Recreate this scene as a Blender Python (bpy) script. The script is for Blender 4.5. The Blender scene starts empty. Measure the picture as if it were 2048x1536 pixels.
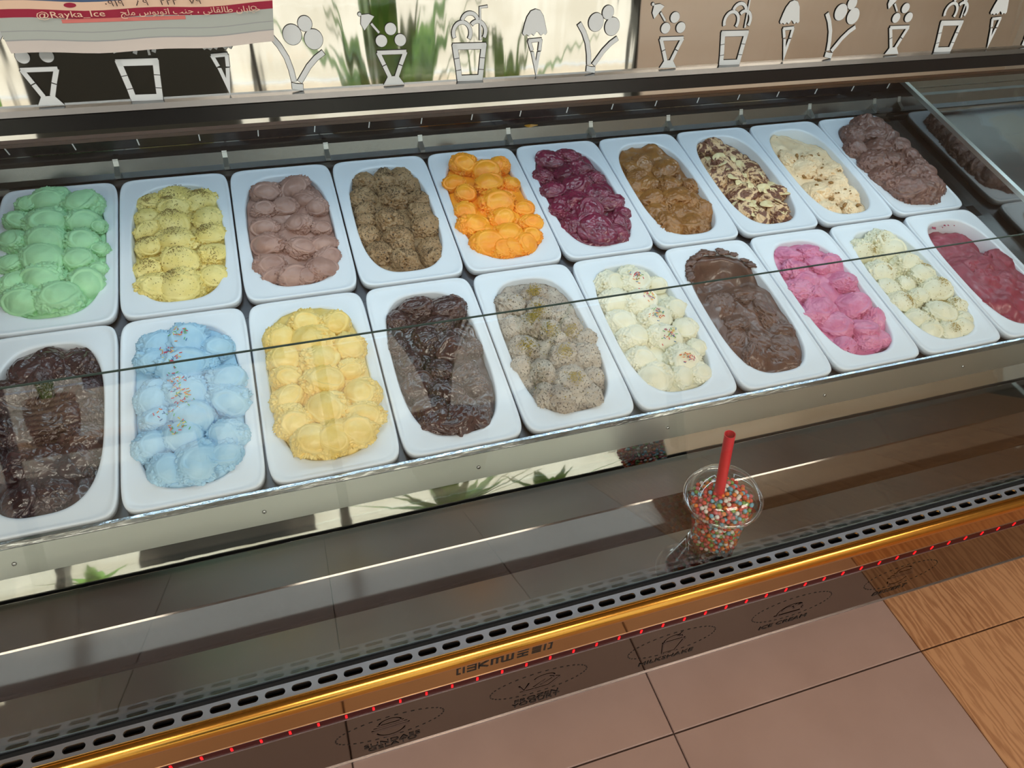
import bpy, bmesh, math, random
import numpy as np
from mathutils import Matrix, Vector, Euler

S = bpy.context.scene
COL = S.collection

# ------------------------------------------------------------------ camera
F_PX = 1465.914
cam_d = bpy.data.cameras.new('camera')
cam = bpy.data.objects.new('camera', cam_d)
COL.objects.link(cam)
S.camera = cam
cam_d.sensor_fit = 'HORIZONTAL'
cam_d.sensor_width = 36.0
cam_d.lens = 36.0 * F_PX / 2048.0
cam_d.clip_start = 0.01
RIGHT = Vector((0.94849032, -0.30973853, 0.06654432))
DOWN = Vector((-0.16963681, -0.67394579, -0.71904132))
FWD = Vector((0.26756207, 0.67071537, -0.69177412))
CAM = Vector((0.3992869, -0.60647708, 0.73014768))
m = Matrix.Identity(4)
for i in range(3):
    m[i][0] = RIGHT[i]; m[i][1] = -DOWN[i]; m[i][2] = -FWD[i]; m[i][3] = CAM[i]
cam.matrix_world = m

# ------------------------------------------------------------------ world, sun, exposure
S.view_settings.view_transform = 'Standard'
S.view_settings.look = 'None'
S.view_settings.exposure = 0.0
S.view_settings.gamma = 1.0
S.view_settings.use_curve_mapping = False
S.cycles.transparent_max_bounces = 32
S.cycles.max_bounces = 10
S.cycles.sample_clamp_indirect = 4.0
S.cycles.caustics_reflective = False
S.cycles.caustics_refractive = False
W = bpy.data.worlds.new('world'); S.world = W
W.use_nodes = True
bg = W.node_tree.nodes['Background']
bg.inputs[0].default_value = (0.80, 0.90, 1.0, 1)
bg.inputs[1].default_value = 1.6

sun_d = bpy.data.lights.new('sun', 'SUN'); sun_d.energy = 7.0; sun_d.angle = 0.02
sun_d.color = (1.0, 0.97, 0.92)
sun = bpy.data.objects.new('sun', sun_d); COL.objects.link(sun)
sun.rotation_euler = (math.radians(-38), math.radians(14), 0)   # high sun from behind the building: lights the street only

def area(name, loc, rot, sx, sy, energy, color):
    d = bpy.data.lights.new(name, 'AREA'); d.shape = 'RECTANGLE'
    d.size = sx; d.size_y = sy; d.energy = energy; d.color = color
    o = bpy.data.objects.new(name, d); COL.objects.link(o)
    o.location = loc; o.rotation_euler = rot
    return o
COOL = (0.66, 0.86, 1.0); WARM = (1.0, 0.90, 0.80)
area('canopy_led_front_light', (1.34, 0.245, 0.424), (math.radians(-10), 0, 0), 2.6, 0.03, 3.2, COOL)
area('canopy_led_rear_light', (1.34, 0.48, 0.424), (math.radians(-8), 0, 0), 2.6, 0.03, 3.0, COOL)
for lx in (-1.0, 0.8, 2.6):
    area('ceiling_fill_light', (lx, -1.85, 1.985), (0, 0, 0), 1.2, 0.6, 30.0, WARM)  # added fill to brighten the room, no known source

# ------------------------------------------------------------------ helpers
TH = math.radians(9.65)           # the pan deck slopes to the customer
PW, PV = 0.168, 0.3097            # pan pitch along and across the deck
ZF = -0.72                        # floor
X0, X1 = -0.06, 2.75              # ends of the case
XD = 1.735                        # partition at the end of the pan deck
CT, ST = math.cos(TH), math.sin(TH)

def link(o, parent=None):
    COL.objects.link(o)
    if parent is not None: o.parent = parent
    return o
def tag(o, label=None, cat=None, group=None, kind=None):
    if label: o['label'] = label
    if cat: o['category'] = cat
    if group: o['group'] = group
    if kind: o['kind'] = kind
    return o
def empty(name, loc=(0, 0, 0), rot=(0, 0, 0), parent=None):
    o = bpy.data.objects.new(name, None); o.empty_display_size = 0.02
    link(o, parent); o.location = loc; o.rotation_euler = rot
    return o
def mesh_obj(name, verts, faces, mat, parent=None, smooth=False, mats=None, mi=None):
    me = bpy.data.meshes.new(name)
    me.from_pydata([tuple(v) for v in verts], [], [tuple(f) for f in faces])
    me.update()
    for mm in (mats or [mat]): me.materials.append(mm)
    if mi is not None: me.polygons.foreach_set('material_index', mi)
    if smooth: me.polygons.foreach_set('use_smooth', [True] * len(me.polygons))
    return link(bpy.data.objects.new(name, me), parent)

class MB:
    """collects shapes for one mesh object"""
    def __init__(s): s.v = []; s.f = []; s.m = []
    def add(s, verts, faces, mi=0):
        b = len(s.v); s.v += [tuple(v) for v in verts]
        s.f += [tuple(i + b for i in f) for f in faces]; s.m += [mi] * len(faces)
    def box(s, x0, x1, y0, y1, z0, z1, mi=0):
        v = [(x, y, z) for z in (z0, z1) for y in (y0, y1) for x in (x0, x1)]
        s.add(v, [(0, 2, 3, 1), (4, 5, 7, 6), (0, 1, 5, 4), (2, 6, 7, 3), (0, 4, 6, 2), (1, 3, 7, 5)], mi)
    def prism(s, prof, x0, x1, closed=True, caps=True, mi=0):
        """extrude a (y,z) profile along x"""
        n = len(prof)
        v = [(x0, p[0], p[1]) for p in prof] + [(x1, p[0], p[1]) for p in prof]
        f = [(i, (i + 1) % n, n + (i + 1) % n, n + i) for i in range(n if closed else n - 1)]
        if closed and caps: f += [tuple(range(n - 1, -1, -1)), tuple(range(n, 2 * n))]
        s.add(v, f, mi)
    def sheet(s, prof, t, x0, x1, mi=0):
        """a bent plate: profile polyline with thickness t (to the right of travel)"""
        n = len(prof); P = [Vector(p) for p in prof]; off = []
        for i in range(n):
            d = Vector((0, 0))
            if i: d += (P[i] - P[i - 1]).normalized()
            if i < n - 1: d += (P[i + 1] - P[i]).normalized()
            d.normalize(); off.append(P[i] + Vector((d.y, -d.x)) * t)
        s.prism(list(prof) + [tuple(o) for o in reversed(off)], x0, x1, mi=mi)
    def tube(s, a, b, r0, r1=None, n=12, mi=0, caps=True):
        a = Vector(a); b = Vector(b); r1 = r0 if r1 is None else r1
        d = (b - a).normalized(); u = d.orthogonal().normalized(); w = d.cross(u)
        v = []
        for p, r in ((a, r0), (b, r1)):
            for k in range(n):
                t = 2 * math.pi * k / n; v.append(p + (u * math.cos(t) + w * math.sin(t)) * r)
        f = [(k, (k + 1) % n, n + (k + 1) % n, n + k) for k in range(n)]
        if caps: f += [tuple(range(n - 1, -1, -1)), tuple(range(n, 2 * n))]
        s.add(v, f, mi)
    def lathe(s, prof, n=48, mi=0):
        v = []; f = []; k = len(prof)
        for j in range(n):
            t = 2 * math.pi * j / n; c, q = math.cos(t), math.sin(t)
            v += [(r * c, r * q, z) for r, z in prof]
        for j in range(n):
            a = j * k; b = ((j + 1) % n) * k
            f += [(a + i, b + i, b + i + 1, a + i + 1) for i in range(k - 1)]
        s.add(v, f, mi)
    def build(s, name, mats, parent=None, smooth=False):
        mats = mats if isinstance(mats, list) else [mats]
        return mesh_obj(name, s.v, s.f, None, parent, smooth, mats, s.m)

def smooth_by_angle(o, deg=35):
    me = o.data
    me.polygons.foreach_set('use_smooth', [True] * len(me.polygons))
    bm = bmesh.new(); bm.from_mesh(me)
    lim = math.radians(deg)
    for e in bm.edges:
        if len(e.link_faces) != 2 or e.calc_face_angle(0) > lim: e.smooth = False
    bm.to_mesh(me); bm.free()
    return o

# numpy value noise
_rs = np.random.RandomState(7); _tab = _rs.rand(4096) * 2 - 1
def vnoise(P, seed=0):
    P = np.asarray(P, float) + seed * 17.31 + 100
    i = np.floor(P).astype(int); f = P - i; f = f * f * (3 - 2 * f); out = 0
    for dx in (0, 1):
        for dy in (0, 1):
            for dz in (0, 1):
                h = (i[:, 0] + dx) * 73856093 ^ (i[:, 1] + dy) * 19349663 ^ (i[:, 2] + dz) * 83492791
                w = (f[:, 0] if dx else 1 - f[:, 0]) * (f[:, 1] if dy else 1 - f[:, 1]) * (f[:, 2] if dz else 1 - f[:, 2])
                out = out + w * _tab[h & 4095]
    return out
def fbm(P, seed=0, octv=3):
    o = 0; a = 1.0; P = np.asarray(P, float)
    for k in range(octv): o = o + a * vnoise(P * 2 ** k, seed + k * 3); a *= 0.5
    return o
def sstep(a, b, x):
    t = np.clip((x - a) / (b - a), 0, 1); return t * t * (3 - 2 * t)

# ------------------------------------------------------------------ materials
def lin(c):
    return tuple(((v / 255) / 12.92 if v / 255 <= 0.04045 else ((v / 255 + 0.055) / 1.055) ** 2.4) for v in c)
def newmat(name):
    mt = bpy.data.materials.new(name); mt.use_nodes = True
    nt = mt.node_tree; return mt, nt, nt.nodes['Principled BSDF']
def nn(nt, typ, **kw):
    n = nt.nodes.new(typ)
    for k, v in kw.items(): setattr(n, k, v)
    return n
def pmat(name, rgb, rough=0.5, metal=0.0, noise=None, bump=None, coat=0, spec=0.5):
    """procedural principled; noise=(scale, second rgb, stretch), bump=(scale,strength)"""
    mt, nt, b = newmat(name)
    b.inputs['Base Color'].default_value = (*lin(rgb), 1)
    b.inputs['Roughness'].default_value = rough; b.inputs['Metallic'].default_value = metal
    b.inputs['Coat Weight'].default_value = coat; b.inputs['Specular IOR Level'].default_value = spec
    tc = nn(nt, 'ShaderNodeTexCoord')
    if noise:
        mp = nn(nt, 'ShaderNodeMapping'); mp.inputs['Scale'].default_value = noise[2] if len(noise) > 2 else (1, 1, 1)
        n = nn(nt, 'ShaderNodeTexNoise'); n.inputs['Scale'].default_value = noise[0]; n.inputs['Detail'].default_value = 5
        r = nn(nt, 'ShaderNodeValToRGB')
        r.color_ramp.elements[0].position = 0.35; r.color_ramp.elements[1].position = 0.65
        r.color_ramp.elements[0].color = (*lin(rgb), 1); r.color_ramp.elements[1].color = (*lin(noise[1]), 1)
        nt.links.new(tc.outputs['Object'], mp.inputs[0]); nt.links.new(mp.outputs[0], n.inputs['Vector'])
        nt.links.new(n.outputs['Fac'], r.inputs[0]); nt.links.new(r.outputs[0], b.inputs['Base Color'])
    if bump:
        n = nn(nt, 'ShaderNodeTexNoise'); n.inputs['Scale'].default_value = bump[0]; n.inputs['Detail'].default_value = 4
        mp = nn(nt, 'ShaderNodeMapping'); mp.inputs['Scale'].default_value = bump[2] if len(bump) > 2 else (1, 1, 1)
        bp = nn(nt, 'ShaderNodeBump'); bp.inputs['Strength'].default_value = bump[1]; bp.inputs['Distance'].default_value = bump[3] if len(bump) > 3 else 0.002
        nt.links.new(tc.outputs['Object'], mp.inputs[0]); nt.links.new(mp.outputs[0], n.inputs['Vector'])
        nt.links.new(n.outputs['Fac'], bp.inputs['Height']); nt.links.new(bp.outputs[0], b.inputs['Normal'])
    return mt
def glassmat(name, tint=(1, 1, 1), f0=0.045, rough=0.0, gloss=(1, 1, 1)):
    """thin clear sheet: straight-through transparency with a Fresnel reflection on each face"""
    mt = bpy.data.materials.new(name); mt.use_nodes = True; nt = mt.node_tree; nt.nodes.clear()
    out = nn(nt, 'ShaderNodeOutputMaterial'); mx = nn(nt, 'ShaderNodeMixShader')
    tr = nn(nt, 'ShaderNodeBsdfTransparent'); tr.inputs[0].default_value = (*tint, 1)
    gl = nn(nt, 'ShaderNodeBsdfGlossy'); gl.inputs['Roughness'].default_value = rough; gl.inputs[0].default_value = (*gloss, 1)
    lw = nn(nt, 'ShaderNodeLayerWeight'); lw.inputs[0].default_value = 0.5
    pw = nn(nt, 'ShaderNodeMath', operation='POWER'); pw.inputs[1].default_value = 5.0
    ma = nn(nt, 'ShaderNodeMath', operation='MULTIPLY_ADD'); ma.inputs[1].default_value = 1 - f0; ma.inputs[2].default_value = f0
    nt.links.new(lw.outputs['Facing'], pw.inputs[0]); nt.links.new(pw.outputs[0], ma.inputs[0])
    nt.links.new(ma.outputs[0], mx.inputs[0]); nt.links.new(tr.outputs[0], mx.inputs[1]); nt.links.new(gl.outputs[0], mx.inputs[2])
    nt.links.new(mx.outputs[0], out.inputs[0])
    return mt
def emat(name, rgb, strength):
    mt, nt, b = newmat(name)
    b.inputs['Base Color'].default_value = (*lin(rgb), 1)
    b.inputs['Emission Color'].default_value = (*lin(rgb), 1); b.inputs['Emission Strength'].default_value = strength
    return mt

M = {}
M['steel'] = pmat('brushed_steel', (196, 198, 192), 0.32, 1.0, bump=(60, 0.05, (0.02, 1, 1)))
M['polished'] = pmat('polished_steel', (200, 196, 188), 0.03, 1.0, bump=(6, 0.10, (1, 1, 1), 0.004))
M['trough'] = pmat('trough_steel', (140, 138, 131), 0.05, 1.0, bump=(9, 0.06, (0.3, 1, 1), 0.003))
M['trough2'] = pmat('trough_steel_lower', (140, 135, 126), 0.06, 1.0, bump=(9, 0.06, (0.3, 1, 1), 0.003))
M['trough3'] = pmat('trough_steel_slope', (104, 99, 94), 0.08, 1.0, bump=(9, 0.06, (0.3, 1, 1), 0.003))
M['deck'] = pmat('deck_steel', (92, 92, 96), 0.3, 1.0)
M['sidesteel'] = pmat('end_wall_steel', (150, 148, 145), 0.06, 1.0, bump=(10, 0.04))
M['rim_strip'] = pmat('bright_edge_steel', (225, 232, 240), 0.16, 1.0, bump=(120, 0.5, (0.4, 1, 1), 0.002))
M['mirror'] = pmat('canopy_mirror_steel', (224, 221, 214), 0.035, 1.0, bump=(4.0, 0.30, (2.2, 0.4, 0.3), 0.004))
M['black'] = pmat('black_plastic', (14, 14, 16), 0.22)
M['backpanel'] = pmat('black_back_panel', (16, 17, 22), 0.14, noise=(14, (26, 25, 28)))
M['gasket'] = pmat('black_rubber', (14, 14, 15), 0.7, spec=0.2)
M['gold'] = pmat('gold_metal', (206, 148, 66), 0.17, 1.0, bump=(50, 0.05, (0.03, 1, 1)))
M['goldflat'] = pmat('gold_mirror_panel', (196, 148, 84), 0.07, 1.0)
M['kick'] = pmat('dark_mirror_steel', (122, 110, 98), 0.06, 1.0, bump=(4, 0.03))
M['ledtape'] = pmat('dark_red_led_channel', (62, 8, 10), 0.45, spec=0.15)
M['led'] = emat('red_led', (230, 16, 24), 2.2)
M['slot'] = pmat('duct_dark', (10, 8, 8), 0.7)
M['vent'] = pmat('vent_aluminium', (222, 224, 232), 0.3, 1.0, bump=(80, 0.12, (0.3, 1, 1)))
M['glass'] = glassmat('case_glass', (0.975, 0.99, 0.98))
M['glass_edge'] = pmat('glass_edge_green', (92, 112, 104), 0.15)
M['rimplastic'] = glassmat('clear_lid_rim', (0.93, 0.94, 0.94), 0.16, 0.05)
M['ledge'] = pmat('ledge_steel', (128, 130, 130), 0.24, 1.0, bump=(40, 0.1))
M['plastic'] = glassmat('clear_cup_plastic', (0.97, 0.975, 0.975), 0.06, 0.03)
M['pan'] = pmat('white_pan_plastic', (228, 236, 244), 0.24, bump=(30, 0.03), noise=(6, (224, 232, 241)))
M['sticker'] = pmat('pale_sticker', (206, 217, 222), 0.45)
M['stickerline'] = pmat('sticker_outline', (48, 48, 46), 0.5)
M['engrave'] = pmat('dark_print', (26, 22, 20), 0.5)
M['acrylic'] = pmat('raised_acrylic_mark', (86, 70, 66), 0.12, 0.6)
M['screw'] = pmat('screw_steel', (170, 170, 168), 0.2, 1.0)
M['straw'] = pmat('red_straw', (214, 32, 52), 0.3)
M['grout'] = pmat('dark_grout', (84, 68, 60), 0.9)
M['tile'] = pmat('rose_grey_tile', (172, 144, 132), 0.34, noise=(3.5, (162, 134, 122)), bump=(9, 0.03))
M['wall'] = pmat('painted_wall', (176, 176, 170), 0.8, noise=(2, (168, 167, 160)))
M['brownwall'] = pmat('beige_panel_wall', (236, 232, 222), 0.6, noise=(1.5, (224, 216, 202), (1, 1, 3)))
M['ceil'] = pmat('ceiling_white', (200, 196, 190), 0.9, noise=(3, (192, 188, 182)))
M['street'] = pmat('street_paving', (190, 178, 160), 0.9, noise=(2.5, (165, 154, 138)))
M['farwall'] = pmat('street_facade', (206, 202, 194), 0.9, noise=(1.2, (186, 180, 168)))
M['frame'] = pmat('shopfront_frame', (48, 52, 50), 0.35, 0.3)
M['leaf'] = pmat('plant_leaf', (120, 160, 60), 0.45, noise=(8, (80, 120, 40)))
M['basket'] = pmat('woven_basket', (168, 140, 112), 0.8, noise=(20, (130, 104, 80), (1, 1, 8)))
M['wood'] = pmat('bench_wood', (190, 150, 112), 0.5, noise=(6, (160, 122, 90), (1, 6, 6)))
M['soil'] = pmat('soil', (50, 40, 32), 0.9)

def woodtile():
    mt, nt, b = newmat('wood_look_tile')
    b.inputs['Roughness'].default_value = 0.3
    tc = nn(nt, 'ShaderNodeTexCoord'); mp = nn(nt, 'ShaderNodeMapping'); mp.inputs['Scale'].default_value = (1, 0.16, 1)
    w = nn(nt, 'ShaderNodeTexWave', wave_type='BANDS', bands_direction='X')
    w.inputs['Scale'].default_value = 20; w.inputs['Distortion'].default_value = 12; w.inputs['Detail'].default_value = 4; w.inputs['Detail Scale'].default_value = 2.2
    n = nn(nt, 'ShaderNodeTexNoise'); n.inputs['Scale'].default_value = 5; n.inputs['Detail'].default_value = 6
    mx = nn(nt, 'ShaderNodeMath', operation='MULTIPLY_ADD'); mx.inputs[1].default_value = 0.45
    r = nn(nt, 'ShaderNodeValToRGB')
    r.color_ramp.elements[0].position = 0.28; r.color_ramp.elements[0].color = (*lin((150, 100, 66)), 1)
    r.color_ramp.elements[1].position = 0.9; r.color_ramp.elements[1].color = (*lin((196, 146, 104)), 1)
    L = nt.links.new
    L(tc.outputs['Object'], mp.inputs[0]); L(mp.outputs[0], w.inputs[0]); L(mp.outputs[0], n.inputs['Vector'])
    L(w.outputs['Fac'], mx.inputs[0]); L(n.outputs['Fac'], mx.inputs[2]); L(mx.outputs[0], r.inputs[0]); L(r.outputs[0], b.inputs['Base Color'])
    return mt
M['woodtile'] = woodtile()

# ------------------------------------------------------------------ the room
def struct(o): o['kind'] = 'structure'; return o
fl = MB(); fl.box(-3.4, 4.4, -2.62, 2.4, ZF - 0.06, ZF - 0.006)
floor = struct(fl.build('floor', M['grout']))
# tiles: 60 cm, each its own piece; the wood-look ones lie beyond x = 1.563
GX, GY, TS, GAP = 0.963, -0.207, 0.6, 0.0013
tile_me = {}
for kind in ('tile', 'woodtile'):
    b = MB(); h = TS / 2 - GAP; e = 0.0015
    top = [(-h + e, -h + e, 0), (h - e, -h + e, 0), (h - e, h - e, 0), (-h + e, h - e, 0)]
    low = [(-h, -h, -0.0015), (h, -h, -0.0015), (h, h, -0.0015), (-h, h, -0.0015)]
    bot = [(x, y, -0.006) for x, y, z in low]
    f = [(0, 1, 2, 3)] + [(a + i, a + 4 + i, a + 4 + (i + 1) % 4, a + (i + 1) % 4) for a in (0, 4) for i in range(4)]
    b.add(top + low + bot, f)
    o = b.build(kind, M[kind]); tile_me[kind] = o.data; bpy.data.objects.remove(o)
for ix in range(-6, 5):
    for iy in range(-4, 3):
        kind = 'woodtile' if ix >= 1 else 'tile'
        t = link(bpy.data.objects.new('wood_look_tile' if ix >= 1 else 'floor_tile', tile_me[kind]), floor)
        t.location = (GX + (ix + 0.5) * TS, GY + (iy + 0.5) * TS, ZF)
w = MB(); w.box(-3.4, 4.4, 2.3, 2.4, ZF, 2.0); struct(w.build('wall_back', M['wall']))
w = MB(); w.box(4.3, 4.4, -2.62, 2.3, ZF, 2.0); struct(w.build('wall_right', M['wall']))
w = MB(); w.box(-3.4, -3.3, -2.62, 2.3, ZF, 2.0); struct(w.build('wall_left', M['brownwall']))
w = MB(); w.box(-3.4, 4.4, -2.62, 2.4, 2.0, 2.06); struct(w.build('ceiling', M['ceil']))
wf = MB(); wf.box(2.1, 4.3, -2.62, -2.5, ZF, 2.0); wf.box(-3.3, -1.9, -2.62, -2.5, ZF, 2.0); wf.box(-1.9, 2.1, -2.62, -2.5, 1.5, 2.0)
wall_front = struct(wf.build('wall_front', M['brownwall']))
# shopfront window in the front wall, two lights and an added dark card standing in for the viewer's reflection
wn = MB()
for x in (-1.9, -0.72, 0.45, 2.06):
    wn.box(x, x + 0.04, -2.6, -2.52, ZF, 1.5)
wn.box(-1.9, 2.1, -2.6, -2.52, ZF, ZF + 0.05); wn.box(-1.9, 2.1, -2.6, -2.52, 1.46, 1.5)
win = struct(wn.build('window_1', M['frame']))
sp = MB(); sp.box(-0.40, 0.34, -2.58, -2.54, 0.06, 0.9); sp.build('dark_reflection_card', pmat('dark_green_panel', (52, 56, 52), 0.5), win)  # unseen dark card, added for its image in the canopy mirror
for a, b_ in ((-1.86, -0.72), (-0.68, 0.45), (0.49, 2.06)):
    g = MB(); g.box(a, b_, -2.562, -2.556, ZF + 0.05, 1.46); g.build('pane', M['glass'], win)
# ceiling panels added as warm interior fill
for x, lw in ((-1.0, 'nearest the left beige wall'), (0.8, 'between the two others'), (2.6, 'nearest the right grey wall')):
    lp = empty('ceiling_fill_panel', (x, -1.85, 1.99))
    tag(lp, 'added warm fill panel on the ceiling ' + lw, 'lamp', 'added ceiling fill panels')
    a = MB()
    for sx0, sx1, sy0, sy1 in ((-0.64, 0.64, -0.34, -0.31), (-0.64, 0.64, 0.31, 0.34), (-0.64, -0.61, -0.31, 0.31), (0.61, 0.64, -0.31, 0.31)):
        a.box(sx0, sx1, sy0, sy1, -0.015, 0.01)
    a.build('frame', M['frame'], lp)
# street outside
w = MB(); w.box(-9, 9, -12, -2.62, ZF - 0.08, ZF - 0.03); struct(w.build('trim_1', M['street']))
w = MB(); w.box(-9, 9, -12.2, -12, ZF, 3.2); struct(w.build('wall_street', M['farwall']))
bn = empty('street_bench', (-1.05, -4.75, ZF - 0.03)); tag(bn, 'long low wooden bench on the street outside the shop window', 'bench')
b = MB(); b.box(-0.9, 0.9, -0.22, 0.22, 0.24, 0.29); b.build('seat', M['wood'], bn)
for x in (-0.75, 0.75):
    b = MB(); b.box(x - 0.04, x + 0.04, -0.18, 0.18, 0, 0.24); b.build('leg', M['frame'], bn)
rp = random.Random(3)
def planter(loc, r, h, nleaf, L, lab, basket=True):
    e = empty('potted_plant', loc); tag(e, lab, 'plant')
    b = MB(); prof = []
    for k in range(19):
        z = h * k / 18; prof.append((r * (0.78 + 0.24 * math.sin(math.pi * 0.75 * k / 18)) + (0.006 if k % 2 else 0), z))
    b.lathe([(0, 0)] + prof + [(prof[-1][0] - 0.03, h), (prof[-1][0] - 0.03, h - 0.05)], 32)
    b.build('basket', M['basket'], e)
    b = MB(); b.lathe([(0, h - 0.04), (prof[-1][0] - 0.02, h - 0.04)], 24); b.build('soil', M['soil'], e)
    for k in range(nleaf):
        a = rp.uniform(0, 6.283); t0 = rp.uniform(0.05, 0.5); l = L * rp.uniform(0.6, 1); wd = rp.uniform(0.03, 0.055)
        d = Vector((math.cos(a), math.sin(a), 0)); sd = Vector((-d.y, d.x, 0)); v = []; f = []
        for j in range(9):
            t = j / 8; c = d * (0.03 + l * t0 * t * t * 1.3) + Vector((0, 0, h - 0.05 + l * t * (1 - 0.35 * t0 * t)))
            ww = wd * math.sin(math.pi * min(0.999, 0.12 + 0.88 * t)) ** 0.7
            v += [c - sd * ww, c + Vector((0, 0, -0.004)) + d * 0.006, c + sd * ww]
            if j: q = 3 * j; f += [(q - 3, q - 2, q + 1, q), (q - 2, q - 1, q + 2, q + 1)]
        mesh_obj('leaf', v, f, M['leaf'], e, True)
planter((-1.18, -4.75, ZF + 0.26), 0.15, 0.30, 9, 0.8, 'woven basket planter with upright leaves on the street bench')
planter((1.05, -3.15, ZF - 0.03), 0.22, 0.34, 26, 1.25, 'large basket planter of tall yellow green leaves outside the window')
planter((1.75, -3.6, ZF - 0.03), 0.18, 0.28, 12, 1.0, 'smaller basket planter of drooping leaves outside the window')

# ------------------------------------------------------------------ the display case
case = empty('display_case', (0, 0, ZF)); case_inv = Vector((0, 0, -ZF))
tag(case, 'long glass fronted ice cream display case with mirror canopy and gold trim', 'display case')
def cpart(b, name, mat, par=None, ang=None):
    o = b.build(name, mat, par or case)
    if (par or case) is case: o.location = (0, 0, -ZF)
    if ang: smooth_by_angle(o, ang)
    return o
def deck(y, z=0.0): return (y * CT - z * ST, y * ST + z * CT)     # deck (v, w) -> (y, z)

# deck plate and tub below the pans
b = MB()
for v in (-0.004, PV - 0.015, 2 * PV - 0.012):
    b.sheet([deck(v, -0.0135), deck(v + (0.02 if v < 0 else 0.03), -0.0135)], 0.004, X0, XD - 0.02)
for k in range(11):
    b.sheet([deck(0.016, -0.0140), deck(2 * PV - 0.012, -0.0140)], 0.004, k * PW - 0.013, k * PW + 0.013)
cpart(b, 'deck_frame', M['deck'])
b = MB(); b.sheet([deck(-0.004, -0.0135), deck(2 * PV + 0.018, -0.0135)], 0.004, 10 * PW + 0.013, X1 - 0.02); cpart(b, 'deck_filler', M['ledge'])
b = MB(); b.sheet([deck(-0.004, -0.0135), deck(2 * PV + 0.018, -0.0135)], 0.004, X0, -0.013)
cpart(b, 'deck_filler', M['deck'])
b = MB(); b.sheet([deck(0.001, -0.0185), (0.004, -0.25), (0.62, -0.25), deck(2 * PV + 0.017, -0.0185)], 0.002, X0 + 0.01, XD - 0.03)
cpart(b, 'tub_liner', M['slot'])
# front edge strip, sloping screw panel, polished band, trough
b = MB(); b.prism([(-0.0055, 0.001), (-0.0015, 0.001), (-0.0015, -0.012), (-0.0055, -0.0085)], X0, X1 - 0.02); cpart(b, 'edge_strip', M['rim_strip'])
b = MB(); b.sheet([(-0.006, -0.0085), (-0.0205, -0.0425)], -0.003, X0, X1 - 0.02)
panel = cpart(b, 'screw_panel', M['steel'])
for x in (0.053, 0.325, 0.599, 0.881, 1.15, 1.42):
    s = MB(); s.lathe([(0, 0.0016), (0.0016, 0.0016), (0.0026, 0.0006), (0.0026, -0.001)], 14)
    o = s.build('screw', M['screw'], panel, True); o.location = (x, -0.0140, -0.0262); o.rotation_euler = (math.radians(67), 0, 0)
b = MB(); b.sheet([(-0.0205, -0.0425), (-0.0230, -0.0468), (-0.0280, -0.0556), (-0.0328, -0.0643), (-0.0351, -0.0688)], -0.003, X0, X1 - 0.02); cpart(b, 'polished_band', M['polished'], ang=30)
b = MB(); b.sheet([(-0.0351, -0.0690), (-0.0926, -0.0750)], -0.003, X0, X1 - 0.02); cpart(b, 'trough_shelf', M['trough'])
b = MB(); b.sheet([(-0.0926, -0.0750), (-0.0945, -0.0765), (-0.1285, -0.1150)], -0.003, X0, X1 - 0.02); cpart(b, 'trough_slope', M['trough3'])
b = MB(); b.sheet([(-0.1285, -0.1150), (-0.2205, -0.1150)], -0.003, X0, X1 - 0.02); cpart(b, 'trough_floor', M['trough2'])
# glass seat: gasket, vent strip with real slots, duct, gold moulding, apron
b = MB(); b.prism([(-0.2205, -0.060), (-0.2175, -0.0585), (-0.2125, -0.0612), (-0.2125, -0.075), (-0.2205, -0.075)], X0, X1); cpart(b, 'gasket', M['gasket'])
SP, SL, SW = 0.0275, 0.0105, 0.0038      # slot pitch, half length, half width
vy0, vy1, vz = -0.2365, -0.2203, -0.060
yc = (vy0 + vy1) / 2; b = MB(); nS = int((X1 - X0) / SP)
prof = []
for k in range(9): t = -math.pi / 2 + math.pi * k / 8; prof.append((SL - SW + SW * math.cos(t), SW * math.sin(t)))
for k in range(9): t = math.pi / 2 + math.pi * k / 8; prof.append((-SL + SW + SW * math.cos(t), SW * math.sin(t)))
for i in range(nS):
    xc = 0.0658 + SP * (i - 4)
    n = len(prof); outer = []
    for (px, py) in prof:
        s_ = max(abs(px) / (SP / 2), abs(py) / ((vy1 - vy0) / 2)); outer.append((px / s_, py / s_))
    corner = [(SP / 2, -(vy1 - vy0) / 2), (SP / 2, (vy1 - vy0) / 2), (-SP / 2, (vy1 - vy0) / 2), (-SP / 2, -(vy1 - vy0) / 2)]
    v = [(xc + p[0], yc + p[1], vz) for p in outer] + [(xc + p[0], yc + p[1], vz) for p in prof] + [(xc + p[0], yc + p[1], vz - 0.003) for p in prof]
    f = []
    for k in range(n):
        q = (k + 1) % n; f += [(k, q, n + q, n + k), (n + k, n + q, 2 * n + q, 2 * n + k)]
    base = len(v); v += [(xc + c[0], yc + c[1], vz) for c in corner]
    for ci, c in enumerate(corner):      # close the corners of the cell
        best = None
        for k in range(n):
            q = (k + 1) % n; a_, b__ = outer[k], outer[q]
            if a_[0] * c[0] >= 0 and a_[1] * c[1] >= 0 and b__[0] * c[0] >= 0 and b__[1] * c[1] >= 0:
                on_x = lambda p: abs(abs(p[0]) - SP / 2) < 1e-6
                if on_x(a_) != on_x(b__): best = (k, base + ci, q)
        if best: f.append(best)
    b.add(v, f)
b.prism([(vy0, vz), (vy0 - 0.001, vz - 0.004), (vy0, vz - 0.004)], X0, X1)
vent = cpart(b, 'vent_strip', M['vent'])
b = MB(); b.prism([(vy1 - 0.0004, -0.0605), (vy1 - 0.0002, -0.0605), (vy1 - 0.0002, -0.083), (vy0 + 0.0005, -0.083), (vy0 + 0.0005, -0.080), (vy1 - 0.0012, -0.080)], X0, X1); cpart(b, 'vent_duct', M['slot'])
b = MB(); prof = []
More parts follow.
